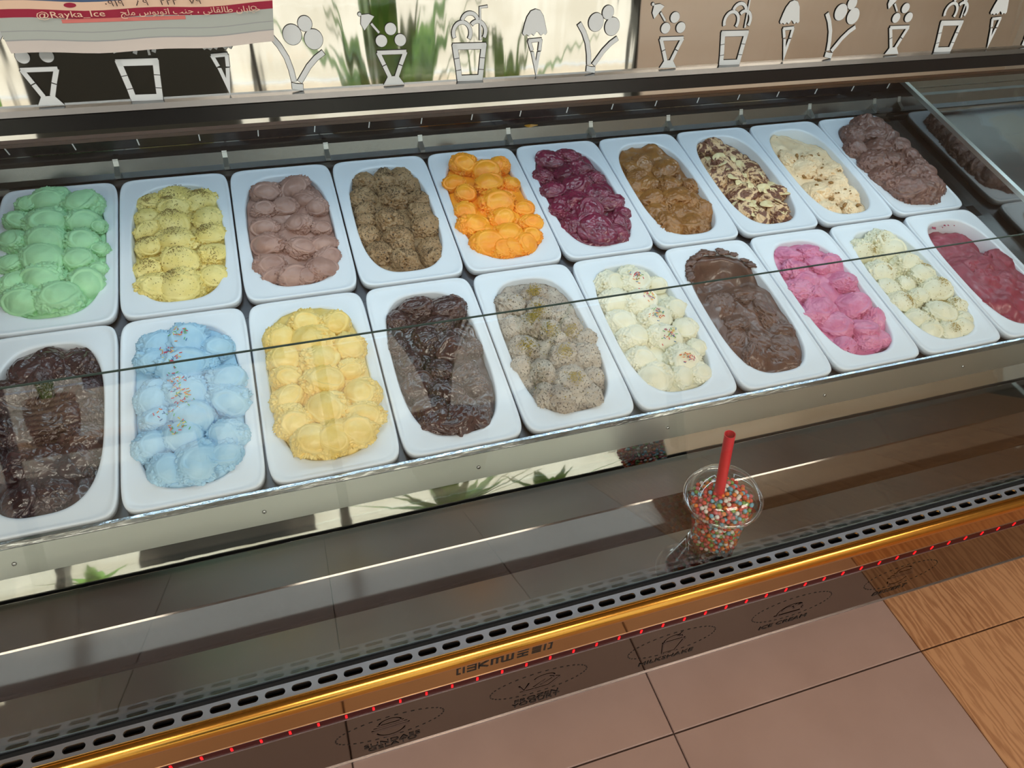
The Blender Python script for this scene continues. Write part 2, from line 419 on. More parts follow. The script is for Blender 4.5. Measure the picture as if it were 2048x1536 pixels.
for k in range(25):
    t = math.pi / 2 + 2 * math.pi * k / 24; prof.append((-0.2375 + 0.0122 * math.cos(t), -0.0735 + 0.0122 * math.sin(t)))
b.prism(prof[:-1], X0, X1); cpart(b, 'gold_moulding', M['gold'], ang=30)
b = MB(); b.prism([(-0.2385, -0.0605), (-0.2365, -0.0605), (-0.2365, -0.066), (-0.2395, -0.064)], X0, X1); cpart(b, 'gold_bead', M['gold'])
b = MB(); b.prism([(-0.236, -0.084), (-0.2325, -0.079), (-0.2240, -0.079), (-0.2020, -0.138), (-0.02, -0.138), (-0.02, -0.44), (-0.081, -0.452)], X0, X1); cpart(b, 'front_apron', M['goldflat'])
b = MB(); b.box(X0, X1, -0.0805, -0.04, -0.507, -0.452); goldp = cpart(b, 'gold_panel', M['goldflat'])
# stencilled plate on the gold panel
E0, E1, Ez0, Ez1 = 0.559, 0.727, -0.481, -0.458
b = MB(); yy = -0.0811
def ebar(u0, v0, u1, v1, wd):
    a_ = Vector((E0 + u0 * (E1 - E0), 0, Ez0 + v0 * (Ez1 - Ez0))); c_ = Vector((E0 + u1 * (E1 - E0), 0, Ez0 + v1 * (Ez1 - Ez0)))
    d = (c_ - a_); d.normalize(); nrm = Vector((-d.z, 0, d.x)) * wd / 2
    v = []
    for y in (yy, yy + 0.0008): v += [(p.x, y, p.z) for p in (a_ - nrm, c_ - nrm, c_ + nrm, a_ + nrm)]
    b.add(v, [(0, 1, 2, 3), (4, 7, 6, 5), (0, 4, 5, 1), (1, 5, 6, 2), (2, 6, 7, 3), (3, 7, 4, 0)])
for u in (0.0, 0.065, 0.93, 1.0): ebar(u, 0, u, 1, 0.0035)
for u0, u1 in ((0.0, 0.035), (0.965, 1.0)): ebar(u0, 0.04, u1, 0.04, 0.003); ebar(u0, 0.96, u1, 0.96, 0.003)
for v in (0.06, 0.5, 0.94): ebar(0.10, v, 0.19, v, 0.004)
ebar(0.19, 0, 0.19, 1, 0.003); ebar(0.225, 0.02, 0.225, 0.98, 0.003); ebar(0.225, 0.5, 0.32, 0.95, 0.004); ebar(0.225, 0.5, 0.32, 0.05, 0.004)
for u in (0.36, 0.415, 0.47, 0.525, 0.58): ebar(u, 0.05, u, 0.95, 0.0042)
ebar(0.36, 0.95, 0.47, 0.95, 0.003); ebar(0.47, 0.05, 0.58, 0.05, 0.003)
for v in (0.06, 0.5, 0.94): ebar(0.63, v, 0.75, v, 0.004)
ebar(0.69, 0.06, 0.69, 0.5, 0.003)
for v in (0.06, 0.35, 0.65, 0.94): ebar(0.79, v, 0.89, v, 0.0035)
b.build('stencil_plate', M['engrave'], goldp)
# LED channel with single LEDs, kick panel
b = MB(); b.box(X0, X1, -0.0800, -0.060, -0.532, -0.507); ledc = cpart(b, 'led_channel', M['ledtape'])
b = MB(); b.box(X0, X1, -0.0812, -0.0795, -0.5082, -0.5072); b.build('channel_edge', M['vent'], ledc)
b = MB(); b.box(X0, X1, -0.0812, -0.0795, -0.5330, -0.5320); b.build('channel_edge', M['vent'], ledc)
lb = MB(); lb.box(-0.0017, 0.0017, -0.0014, 0, -0.0050, 0.0050)
led0 = None
for i in range(-4, 58):
    x = 0.1905 + 0.045 * i
    if not X0 < x < X1: continue
    if led0 is None: o = lb.build('led', M['led'], ledc); led0 = o.data
    else: o = link(bpy.data.objects.new('led', led0), ledc)
    o.location = (x, -0.0798, -0.5195)
b = MB(); b.box(X0, X1, -0.080, -0.04, ZF + 0.0005, -0.532); kick = cpart(b, 'kick_panel', M['kick'])
b = MB(); b.box(X0, X1, -0.0822, -0.0797, ZF + 0.0005, ZF + 0.004); b.build('kick_edge', M['vent'], kick)

def text(name, body, size, mat, parent, loc, rot, sx=1.0, align='CENTER', ext=0.0002):
    c = bpy.data.curves.new(name, 'FONT'); c.body = body; c.size = size; c.align_x = align; c.align_y = 'CENTER'
    c.extrude = ext; c.resolution_u = 2
    o = bpy.data.objects.new(name, c); COL.objects.link(o)
    bpy.context.view_layer.update()
    dg = bpy.context.evaluated_depsgraph_get()
    me = bpy.data.meshes.new_from_object(o.evaluated_get(dg)); bpy.data.objects.remove(o)
    me.materials.clear(); me.materials.append(mat)
    o = link(bpy.data.objects.new(name, me), parent)
    o.location = loc; o.rotation_euler = rot; o.scale = (sx, 1, 1)
    return o
def flat_strokes(b, strokes, to3, mi=0):
    for pts, wd in strokes:
        P = [Vector(p) for p in pts]; n = len(P); L = []; R = []
        for i in range(n):
            d = Vector((0, 0))
            if i: d += (P[i] - P[i - 1]).normalized()
            if i < n - 1: d += (P[i + 1] - P[i]).normalized()
            d.normalize(); q = Vector((-d.y, d.x)) * wd / 2; L.append(P[i] + q); R.append(P[i] - q)
        v = [to3(p) for p in L] + [to3(p) for p in R]
        b.add(v, [(n + i, n + i + 1, i + 1, i) for i in range(n - 1)], mi)
def arc(cx, cy, rx, ry, a0, a1, n=20):
    return [(cx + rx * math.cos(math.radians(a0 + (a1 - a0) * k / n)), cy + ry * math.sin(math.radians(a0 + (a1 - a0) * k / n))) for k in range(n + 1)]
def logo(xc, lines, kind):
    e = empty('kick_logo', (xc, -0.0804, -0.612), parent=kick)
    t3 = lambda p: (p[0], 0, p[1])
    b = MB()
    for k in range(40):
        a0 = k * 9.0
        flat_strokes(b, [(arc(0, 0, 0.096, 0.042, a0, a0 + 4.2, 3), 0.0026)], t3)
    b.build('dashed_ring', M['engrave'], e)
    b = MB(); st = []
    if kind == 'cup':
        st = [(arc(0, -0.012, 0.026, 0.026, 195, 345), 0.003), ([(-0.034, -0.004), (0.034, -0.004)], 0.004), ([(-0.03, 0.004), (0.03, 0.004)], 0.003), ([(-0.024, 0.012), (0.024, 0.012)], 0.003), (arc(0, 0.012, 0.02, 0.018, 10, 170), 0.003)]
    elif kind == 'bowl':
        st = [([(-0.036, -0.024), (0.02, -0.026), (0.042, 0.0), (0.02, 0.012)], 0.003), ([(-0.04, 0.004), (-0.028, -0.02), (-0.02, 0.006)], 0.004), ([(-0.01, -0.018), (0.012, 0.004), (0.004, -0.018), (0.03, 0.004)], 0.003), (arc(0.01, 0.012, 0.02, 0.012, 0, 180), 0.003)]
    elif kind == 'shake':
        st = [([(-0.022, 0.008), (-0.014, -0.04), (0.014, -0.04), (0.026, 0.008)], 0.003), ([(-0.024, 0.008), (0.028, 0.008)], 0.003), (arc(0.0, 0.010, 0.02, 0.018, 0, 180), 0.003), ([(0.006, 0.02), (0.016, 0.038)], 0.003)]
    else:
        st = [([(-0.036, -0.024), (0.03, -0.026)], 0.005), (arc(0, -0.02, 0.03, 0.03, 0, 180), 0.003), (arc(-0.008, -0.01, 0.014, 0.014, 0, 180), 0.003), (arc(0.014, -0.006, 0.012, 0.014, 0, 180), 0.003)]
    flat_strokes(b, st, t3); o = b.build('picture_mark', M['acrylic'], e); o.location = (0, -0.001, 0)
    for i, l in enumerate(lines):
        text('lettering', l, 0.021, M['engrave'], e, (0.0, -0.0004, -0.062 - 0.017 * i), (math.pi / 2, 0, 0), 1.15)
logo(0.440, ['SUNDAES', 'GELATO'], 'cup'); logo(0.719, ['FROZEN', 'YOGURT'], 'bowl'); logo(0.998, ['MILKSHAKE'], 'shake'); logo(1.277, ['ICE CREAM'], 'scoop'); logo(1.556, ['DESSERT'], 'cup')

# front glass: lower pane leaning back, upper pane leaning further back to the canopy
GA, GB, GC = (-0.2165, -0.060), (-0.100, 0.303), (0.047, 0.4335)
def pane(name, a, c, t, x0, x1, edges):
    b = MB(); b.sheet([a, c], t, x0, x1)
    o = cpart(b, name, [M['glass'], M['glass_edge']])
    # sawn edges of the sheet are greenish
    for p in o.data.polygons:
        if p.area < (x1 - x0) * abs(t) * 1.5 or abs(p.normal.x) > 0.9: p.material_index = 1
    return o
pane('front_glass_lower', GA, GB, 0.005, X0 + 0.002, X1 - 0.002, True)
pane('front_glass_upper', (-0.0997, 0.3040), GC, 0.004, X0 + 0.002, X1 - 0.002, True)
# end walls: polished steel skirt above the deck and a clear end pane
for xs, nm in ((XD - 0.022, 1), (X0 + 0.002, -1)):
    b = MB(); pr = [deck(-0.02, -0.02), deck(2 * PV + 0.035, -0.02), deck(2 * PV + 0.035, 0.062), deck(-0.02, 0.062)]
    b.prism(pr, xs, xs + 0.004); cpart(b, 'end_skirt', M['sidesteel'])
    b = MB(); b.prism([deck(-0.021, 0.060), deck(2 * PV + 0.036, 0.060), deck(2 * PV + 0.036, 0.068), deck(-0.021, 0.068)], xs - 0.003, xs + 0.007); cpart(b, 'end_rail', M['steel'])
    b = MB(); b.prism([(-0.21, -0.058), (-0.021, -0.09), deck(-0.02, 0.066), deck(2 * PV + 0.03, 0.066), (0.60, 0.43), (0.052, 0.43), (-0.094, 0.3)], xs, xs + 0.004)
    cpart(b, 'end_glass', M['glass'])
b = MB(); b.prism([(-0.21, -0.065), (-0.02, -0.092), (-0.02, -0.45), (-0.08, -0.45)], X1 - 0.012, X1 - 0.002); cpart(b, 'end_cheek', M['steel'])
b = MB(); b.box(X1 - 0.012, X1 - 0.002, -0.08, 0.68, ZF + 0.001, -0.3); cpart(b, 'end_cheek', M['steel'])
# rear: steel ledge with clips at the pan joints, black back panel with white ticks that paint in reflections
b = MB(); b.sheet([(0.613, 0.1015), (0.632, 0.1035), (0.638, 0.1225), (0.646, 0.1235)], -0.003, X0, X1 - 0.02); ledge = cpart(b, 'rear_ledge', M['ledge'])
for k in range(1, 11):
    b = MB()
    b.prism([(0.6135, 0.1035), (0.630, 0.1065), (0.637, 0.1265), (0.632, 0.1165), (0.6135, 0.1085)], k * PW - 0.004, k * PW + 0.004)
    b.build('joint_clip', M['steel'], ledge)
b = MB(); b.box(XD, X1 - 0.02, 0.646, 0.665, 0.105, 0.44); cpart(b, 'back_panel_steel', M['steel'])
b = MB(); b.box(X0, XD - 0.001, 0.646, 0.665, 0.105, 0.44); backp = cpart(b, 'back_panel', M['backpanel'])
b = MB(); b.box(X0, X1 - 0.02, 0.6445, 0.647, 0.1375, 0.1392); b.build('back_rail', M['trough'], backp)
mk = None
for i in range(19):
    b = MB(); b.box(-0.0008, 0.0008, -0.0012, 0, -0.008, 0.008)
    if mk is None: o = b.build('reflection_tick', pmat('reflection_white', (226, 226, 222), 0.6), backp); mk = o.data
    else: o = link(bpy.data.objects.new('reflection_tick', mk), backp)
    o.location = (0.02 + i * 0.094, 0.646, 0.151); o.rotation_euler = (0, 0.18 if i > 4 else -0.3 + 0.1 * i, 0)
b = MB(); b.box(X0, X1 - 0.02, 0.62, 0.70, ZF + 0.001, 0.10); cpart(b, 'rear_body', M['steel'])
# a smear of caramel on the ledge
b = MB(); bmx = []
for k in range(20):
    a = 2 * math.pi * k / 20; r_ = 1 + 0.2 * math.sin(3 * a + 1)
    bmx.append((0.886 + 0.013 * r_ * math.cos(a), 0.640 + 0.004 * math.sin(a) * r_, 0.1255 + 0.001 * math.sin(a)))
b.add([(0.886, 0.640, 0.1285)] + bmx, [(0, 1 + k, 1 + (k + 1) % 20) for k in range(20)])
sm = b.build('caramel_smear', pmat('caramel_smear', (176, 124, 30), 0.3)); tag(sm, 'small yellow brown sauce smear on the steel ledge behind the berry pan', 'smear')

# ------------------------------------------------------------------ canopy
CY, CZ, CA = 0.060, 0.4535, math.radians(82)
can = MB()
ptop = (CY + 0.17 * math.cos(CA), CZ + 0.17 * math.sin(CA))
can.prism([(0.066, 0.434), (0.64, 0.434), (0.66, 0.44), (0.66, ptop[1]), (ptop[0] + 0.002, ptop[1]), (CY + 0.002, CZ)], X0, X1)
canopy = cpart(can, 'canopy', M['steel'])
b = MB(); b.sheet([(CY, CZ), ptop], 0.002, X0, X1); mir = b.build('mirror_fascia', M['mirror'], canopy)
def rail(prof, nm, mat): b = MB(); b.prism(prof, X0, X1); o = b.build(nm, mat, canopy); smooth_by_angle(o, 40)
rail([(0.050, 0.4525), (0.0605, 0.4525), (0.0605, 0.4560), (0.052, 0.4568)], 'upper_trim', M['ledge'])
rail([(0.0455, 0.4405), (0.064, 0.4405), (0.064, 0.4525), (0.0475, 0.4525)], 'black_rail', M['black'])
rail([(0.0445, 0.4370), (0.066, 0.4370), (0.066, 0.4405), (0.0455, 0.4405)], 'bright_bead', M['polished'])
rail([(0.0475, 0.4290), (0.066, 0.4290), (0.066, 0.4370), (0.0455, 0.4370)], 'lower_trim', M['ledge'])
for y in (0.245, 0.48):
    b = MB(); b.box(0.02, 2.66, y - 0.025, y + 0.025, 0.4255, 0.4345); b.build('led_batten', M['pan'], canopy)

# icon stickers on the mirror fascia; local frame: x along, y up the slope, z out
def icon(kind, xc, parent):
    DX = {'coupe': 0.5235, 'glass': 0.5936, 'cone': 0.6582, 'vee': 0.7189}[kind]
    P = []                                          # primitives (polygon lists) drawn twice: outline and face
    def st(pts, wd): P.append(('s', [(x - DX, y) for x, y in pts], wd))
    def disc(x, y, r, ry=None): P.append(('d', (x - DX, y), r, ry or r))
    def poly(pts): P.append(('p', [(x - DX, y) for x, y in pts]))
    if kind == 'coupe':
        disc(0.5243, 0.0482, 0.0050, 0.0049); disc(0.5155, 0.0389, 0.0050, 0.0049); disc(0.5323, 0.0389, 0.0050, 0.0049)
        st([(0.5110, 0.0293), (0.5370, 0.0290)], 0.0034)
        st([(0.5118, 0.0295), (0.5163, 0.0190)], 0.0036); st([(0.5166, 0.0182), (0.5206, 0.0086)], 0.0036)
        st([(0.5362, 0.0290), (0.5313, 0.0186)], 0.0036); st([(0.5310, 0.0178), (0.5270, 0.0086)], 0.0036)
        poly([(0.5190, 0.0090), (0.5284, 0.0090), (0.5335, 0.0018), (0.5146, 0.0022)])
        poly([(0.4998, 0.0600), (0.5060, 0.0606), (0.5108, 0.0585), (0.5015, 0.0478), (0.4988, 0.0530)])
        st([(0.5078, 0.0530), (0.5140, 0.0455)], 0.0018); disc(0.4985, 0.0606, 0.0014)
    elif kind == 'glass':
        st([(0.5780, 0.0314), (0.6096, 0.0308)], 0.0052)
        for a_, c_ in (((0.5798, 0.0330), (0.5815, 0.0215)), ((0.5816, 0.0209), (0.5830, 0.0112)), ((0.5831, 0.0106), (0.5838, 0.0030)), ((0.6078, 0.0325), (0.6062, 0.0210)), ((0.6061, 0.0204), (0.6050, 0.0108)), ((0.6049, 0.0102), (0.6041, 0.0026))): st([a_, c_], 0.0046)
        st([(0.5818, 0.0037), (0.6062, 0.0032)], 0.0050)
        st(arc(0.5870, 0.0425, 0.0080, 0.0088, -35, 205, 18), 0.0030); st(arc(0.5945, 0.0510, 0.0075, 0.0075, 15, 165, 12), 0.0030)
        st(arc(0.6015, 0.0430, 0.0076, 0.0086, -35, 135, 14), 0.0030); st([(0.6043, 0.0360), (0.6040, 0.0628), (0.6108, 0.0634)], 0.0018)
    elif kind == 'cone':
        pts = [(0.6436, 0.0400)]
        pts += [(0.6455, 0.0478), (0.6475, 0.0535), (0.6510, 0.0583), (0.6555, 0.0598), (0.6600, 0.0585), (0.6635, 0.0538), (0.6652, 0.0480), (0.6676, 0.0398), (0.6660, 0.0378), (0.6638, 0.0392), (0.6616, 0.0374), (0.6595, 0.0400), (0.6572, 0.0412), (0.6548, 0.0376), (0.6524, 0.0394), (0.6500, 0.0374), (0.6475, 0.0390), (0.6452, 0.0380)]
        poly(pts)
        st([(0.6495, 0.0332), (0.6626, 0.0338)], 0.0030); st([(0.6502, 0.0335), (0.6534, 0.0248)], 0.0030); st([(0.6618, 0.0337), (0.6610, 0.0243)], 0.0030)
        poly([(0.6525, 0.0236), (0.6556, 0.0234), (0.6578, 0.0150), (0.6590, 0.0232), (0.6622, 0.0234), (0.6586, 0.0012)])
    else:
        disc(0.7158, 0.0468, 0.0076, 0.0080); disc(0.7274, 0.0549, 0.0058, 0.0060); disc(0.7330, 0.0425, 0.0076, 0.0080)
        st([(0.6985, 0.0462), (0.7040, 0.0385), (0.7085, 0.0290), (0.7108, 0.0190), (0.7118, 0.0095)], 0.0042)
        st([(0.7398, 0.0318), (0.7330, 0.0275), (0.7260, 0.0210), (0.7195, 0.0125), (0.7166, 0.0088)], 0.0042)
        poly([(0.7096, 0.0084), (0.7142, 0.0072), (0.7190, 0.0068), (0.7186, 0.0012), (0.7094, 0.0032)])
    b = MB()
    for mi, grow, z in ((1, 0.0009, 0.0007), (0, 0.0, 0.0012)):
        t3 = lambda p: (p[0], p[1], z)
        for q in P:
            if q[0] == 's':
                pts = [Vector(p) for p in q[1]]
                if grow:
                    d0 = (pts[0] - pts[1]).normalized(); d1 = (pts[-1] - pts[-2]).normalized()
                    pts[0] = pts[0] + d0 * grow / 2; pts[-1] = pts[-1] + d1 * grow / 2
                flat_strokes(b, [(pts, q[2] + grow)], t3, mi)
            elif q[0] == 'd':
                v = [t3((q[1][0] + (q[2] + grow / 2) * math.cos(a * math.pi / 14), q[1][1] + (q[3] + grow / 2) * math.sin(a * math.pi / 14))) for a in range(28)]
                b.add(v, [tuple(range(28))], mi)
            else:
                c = Vector((sum(p[0] for p in q[1]) / len(q[1]), sum(p[1] for p in q[1]) / len(q[1])))
                v = [t3(Vector(p) + (Vector(p) - c).normalized() * grow / 2) for p in q[1]]
                b.add(v, [tuple(range(len(v)))], mi)
    o = b.build(kind + '_sticker', [M['sticker'], M['stickerline']], parent)
    o.location = (xc, CY + 0.0015 * math.cos(CA), CZ + 0.0015 * math.sin(CA)); o.rotation_euler = (CA, 0, 0)
    return o
PER = 0.2800
protos = {}
for rep in range(-2, 6):
    for kind, dx in (('coupe', 0.2420), ('glass', 0.3140), ('cone', 0.3800), ('vee', 0.4420)):
        x = dx + rep * PER
        if not X0 + 0.02 < x < X1 - 0.04: continue
        if kind not in protos: protos[kind] = icon(kind, x, canopy)
        else:
            o = link(protos[kind].copy(), canopy); o.location.x = x

# poster hanging in front of the fascia
post = empty('poster', (0.327, 0.0505, 0.5415)); tag(post, 'printed paper poster with dark red address band and orange fruit picture', 'poster')
PWD = 0.192
def pm(v): # sheet profile: v metres up the sheet -> (dy, dz)
    return (0.0 + 0.0016 * math.sin(v * 60) - 0.10 * max(0, v - 0.03) ** 1.0 * 0.2, v * 0.985 + 0.0)
pmats = [pmat('poster_paper', (206, 202, 198), 0.5, noise=(30, (196, 194, 192), (0.2, 1, 1))), pmat('poster_red', (150, 30, 62), 0.45), pmat('poster_cream', (226, 200, 178), 0.45), pmat('poster_blue', (70, 96, 132), 0.45), pmat('poster_pink', (206, 120, 116), 0.5), pmat('poster_reflection_grey', (150, 158, 162), 0.5), pmat('poster_orange', (226, 140, 40), 0.4, noise=(40, (196, 110, 20))), pmat('poster_green', (70, 96, 48), 0.5), pmat('poster_text', (60, 40, 40), 0.5), pmat('poster_reflection_lilac', (168, 180, 178), 0.45)]
bands = [(0, 0.0085, 0), (0.0085, 0.0095, 5), (0.0095, 0.0150, 9), (0.0150, 0.0158, 5), (0.0158, 0.0250, 9), (0.0250, 0.0310, 1), (0.0310, 0.0372, 2), (0.0372, 0.0405, 3), (0.0405, 0.090, 2)]  # grey and lilac stripes below the red band paint in a reflection
b = MB(); NXP = 16
for v0, v1, mi in bands:
    nv = max(1, int((v1 - v0) / 0.004))
    for j in range(nv):
        a0 = v0 + (v1 - v0) * j / nv; a1 = v0 + (v1 - v0) * (j + 1) / nv
        for i in range(NXP):
            vv = []
            for (uu, aa) in ((i, a0), (i + 1, a0), (i + 1, a1), (i, a1)):
                x = -PWD / 2 + PWD * uu / NXP; sag = 0.0022 * (1 - (2 * uu / NXP - 1) ** 2) * -1; dy, dz = pm(aa)
                vv.append((x + 0.02 * (aa / 0.09) * (x / PWD), dy, dz - 0.040 + sag + 0.0008 * math.sin(uu * 0.9)))
            b.add(vv, [(0, 1, 2, 3)], mi)
sheet = b.build('sheet', pmats, post)
so = sheet.modifiers.new('t', 'SOLIDIFY'); so.thickness = 0.0004; so.offset = 1
def dec(name, shapes, mi):   # flat print on the sheet
    b = MB()
    for kind_, *a in shapes:
        if kind_ == 'e':
            cx, cv, rx, rv = a; n = 28
            v = [(cx + rx * math.cos(2 * math.pi * k / n), pm(cv + rv * math.sin(2 * math.pi * k / n))[0] - 0.0008, pm(cv + rv * math.sin(2 * math.pi * k / n))[1] - 0.0415) for k in range(n)]
            b.add(v, [tuple(range(n))])
        else:
            x0_, x1_, v0, v1 = a
            b.add([(x0_, pm(v0)[0] - 0.0008, pm(v0)[1] - 0.0418), (x1_, pm(v0)[0] - 0.0008, pm(v0)[1] - 0.0418), (x1_, pm(v1)[0] - 0.0008, pm(v1)[1] - 0.0418), (x0_, pm(v1)[0] - 0.0008, pm(v1)[1] - 0.0418)], [(0, 1, 2, 3)])
    return b.build(name, pmats[mi], post)
dec('print_pink_line', [('r', -0.055, 0.032, 0.0218, 0.0246)], 4)
dec('print_orange_block', [('r', -0.077, -0.062, 0.0415, 0.052), ('r', -0.060, -0.028, 0.0405, 0.060)], 6)
o = dec('print_fruit_slice_rind', [('e', 0.0, 0.056, 0.036, 0.019)], 2)
o = dec('print_fruit_slice', [('e', 0.0, 0.056, 0.031, 0.0165)], 6); o.location.y = -0.0004
dec('print_leaf', [('e', 0.050, 0.043, 0.015, 0.005)], 7)
dec('print_nut', [('e', 0.070, 0.043, 0.009, 0.005)], 6)
ROT = (math.pi / 2, 0, 0)
FA = {'۰۹۱۹': '۰۹۱۹'}
ty = -0.0022
text('print_phone_number', '\u06f0\u06f9\u06f1\u06f9   \u06f8\u06f9   \u06f2\u06f2\u06f2   \u06f7\u06f9', 0.0062, pmats[8], post, (0.012, ty, -0.0068), ROT, 1.45, ext=0)
o = dec('print_phone_mark', [('e', -0.046, 0.0342, 0.0042, 0.0018)], 1)
text('print_handle', '@Rayka_Ice', 0.0062, pmats[2], post, (-0.047, ty, -0.0135), ROT, 1.5, ext=0)
# address line, in presentation forms set right to left
addr = '\ufe9e\ufedf\ufee3 \ufeb1\ufeee\ufe91\ufeee\ufe97\ufe8d \ufe90\ufee8\ufe9f \u060c \ufef0\ufee7\ufe8e\ufed8\ufedf\ufe8e\ufec3 \ufee5\ufe8e\ufe91\ufe8e\ufef4\ufea7'
text('print_address', addr, 0.0060, pmats[2], post, (0.038, ty, -0.0135), ROT, 1.25, ext=0)
text('print_pin_mark', 'O', 0.0045, pmats[2], post, (0.084, ty, -0.0130), ROT, 1.4, ext=0)

# ------------------------------------------------------------------ pans
def supell(a, b_, n, t):
    c, s_ = math.cos(t), math.sin(t)
    return (a * math.copysign(abs(c) ** (2 / n), c), b_ * math.copysign(abs(s_) ** (2 / n), s_))
OA, OB, ON = 0.0660, 0.1290, 3.0           # half size and exponent of the pan opening
NT = 112
def tpar(k):
    return 2 * math.pi * (k + 0.5) / NT
def pan_mesh():
    rings = []
    HA, HB = 0.0826, 0.1518
    def outer(ins, z): return [(*supell(HA - ins, HB - ins, 11, tpar(k)), z) for k in range(NT)]
    def inner(sc, z): return [(*supell(OA * sc, OB * sc, ON, tpar(k)), z) for k in range(NT)]
    def mix(f_, z):
        A_ = outer(0.006, z); B_ = inner(1.04, z)
        return [(a_[0] * (1 - f_) + c_[0] * f_, a_[1] * (1 - f_) + c_[1] * f_, z) for a_, c_ in zip(A_, B_)]
    rings = [outer(0.0012, -0.011), outer(0, -0.0105), outer(0, -0.0012), outer(0.0006, -0.0003), outer(0.0016, 0), outer(0.0036, 0), outer(0.0046, -0.0006), mix(0.15, -0.0009), mix(0.9, -0.0009), inner(1.035, -0.0008), inner(1.012, -0.0016), inner(1.0, -0.0035), inner(0.975, -0.03), inner(0.93, -0.1), inner(0.6, -0.105)]
    v = [p for r in rings for p in r]; f = []
    for j in range(len(rings) - 1):
        for k in range(NT):
            q = (k + 1) % NT; f.append((j * NT + k, j * NT + q, (j + 1) * NT + q, (j + 1) * NT + k))
    c = len(v); v.append((0, 0, -0.105)); j = len(rings) - 1
    f += [(j * NT + k, j * NT + (k + 1) % NT, c) for k in range(NT)]
    return v, f
pv, pf = pan_mesh()
pan_me = None

# ------------------------------------------------------------------ scoop shapes
def ico(sub):
    bm = bmesh.new(); bmesh.ops.create_icosphere(bm, subdivisions=sub, radius=1.0)
    V = np.array([v.co[:] for v in bm.verts]); Fc = [tuple(v.index for v in f.verts) for f in bm.faces]; bm.free()
    return V / np.linalg.norm(V, axis=1)[:, None], Fc
ICO6, ICO6F = ico(6)
def scoop_mesh(style, seed):
    r = np.random.RandomState(seed); n = ICO6
    al = r.uniform(0.25, 0.75); be = r.uniform(-2.4, -0.7); a = np.array([math.sin(al) * math.cos(be), math.sin(al) * math.sin(be), math.cos(al)])
    psi = np.arccos(np.clip(n @ a, -1, 1))
    e1 = np.cross(a, [0.3, 1, 0.1]); e1 /= np.linalg.norm(e1); e2 = np.cross(a, e1)
    az = np.arctan2(n @ e2, n @ e1)
    rad = 1 + 0.05 * fbm(n * 1.3, seed, 2)
    p0 = r.uniform(0.50, 0.80) + 0.10 * np.sin(az * 2 + r.uniform(0, 6)) + 0.05 * vnoise(n * 3, seed + 5)
    side = 0.30 + 0.70 * sstep(-0.3, 0.7, np.cos(az - r.uniform(0, 6.28)))
    ridge = sstep(0, 0.06, psi - p0) * (1 - sstep(0.14, 0.42, psi - p0))
    rag = sstep(0.06, 0.40, psi - p0)
    nz = n + 0.10 * np.stack([vnoise(n * 6, seed + 31), vnoise(n * 6, seed + 32), vnoise(n * 6, seed + 33)], 1)
    n5 = 1 - np.abs(fbm(nz * 4.0, seed + 11, 3)) * 2
    patch = 0.35 + 0.65 * sstep(-0.1, 0.4, vnoise(n * 1.7, seed + 21))
    if style == 'smooth':
        rad += 0.10 * side * ridge + rag * patch * (0.18 * n5 - 0.08 + 0.09 * fbm(nz * 10, seed + 2, 3))
        rad += (1 - rag) * 0.007 * np.sin(14 * (n @ e1) + 3 * vnoise(n * 2, seed))
    elif style == 'melt':
        sw = np.sin(7 * (n @ e1) + 2.5 * vnoise(n * 1.4, seed + 4))
        rad += 0.11 * side * ridge + 0.07 * fbm(nz * 1.9, seed + 3, 3) + rag * patch * (0.15 * n5 - 0.05) + 0.014 * sw + 0.03 * fbm(nz * 5.5, seed + 9, 3)
    else:
        rad += 0.08 * side * ridge + 0.06 * fbm(nz * 3.5, seed + 3, 3) + 0.035 * fbm(nz * 13, seed + 6, 3) + rag * patch * (0.16 * n5 - 0.05)
    V = n * rad[:, None]
    me = bpy.data.meshes.new('scoop_' + style)
    me.from_pydata(V.tolist(), [], ICO6F); me.update()
    me.polygons.foreach_set('use_smooth', [True] * len(me.polygons))
    return me
SC = {'smooth': [scoop_mesh('smooth', s) for s in range(7)], 'melt': [scoop_mesh('melt', 40 + s) for s in range(6)], 'rough': [scoop_mesh('rough', 80 + s) for s in range(6)]}

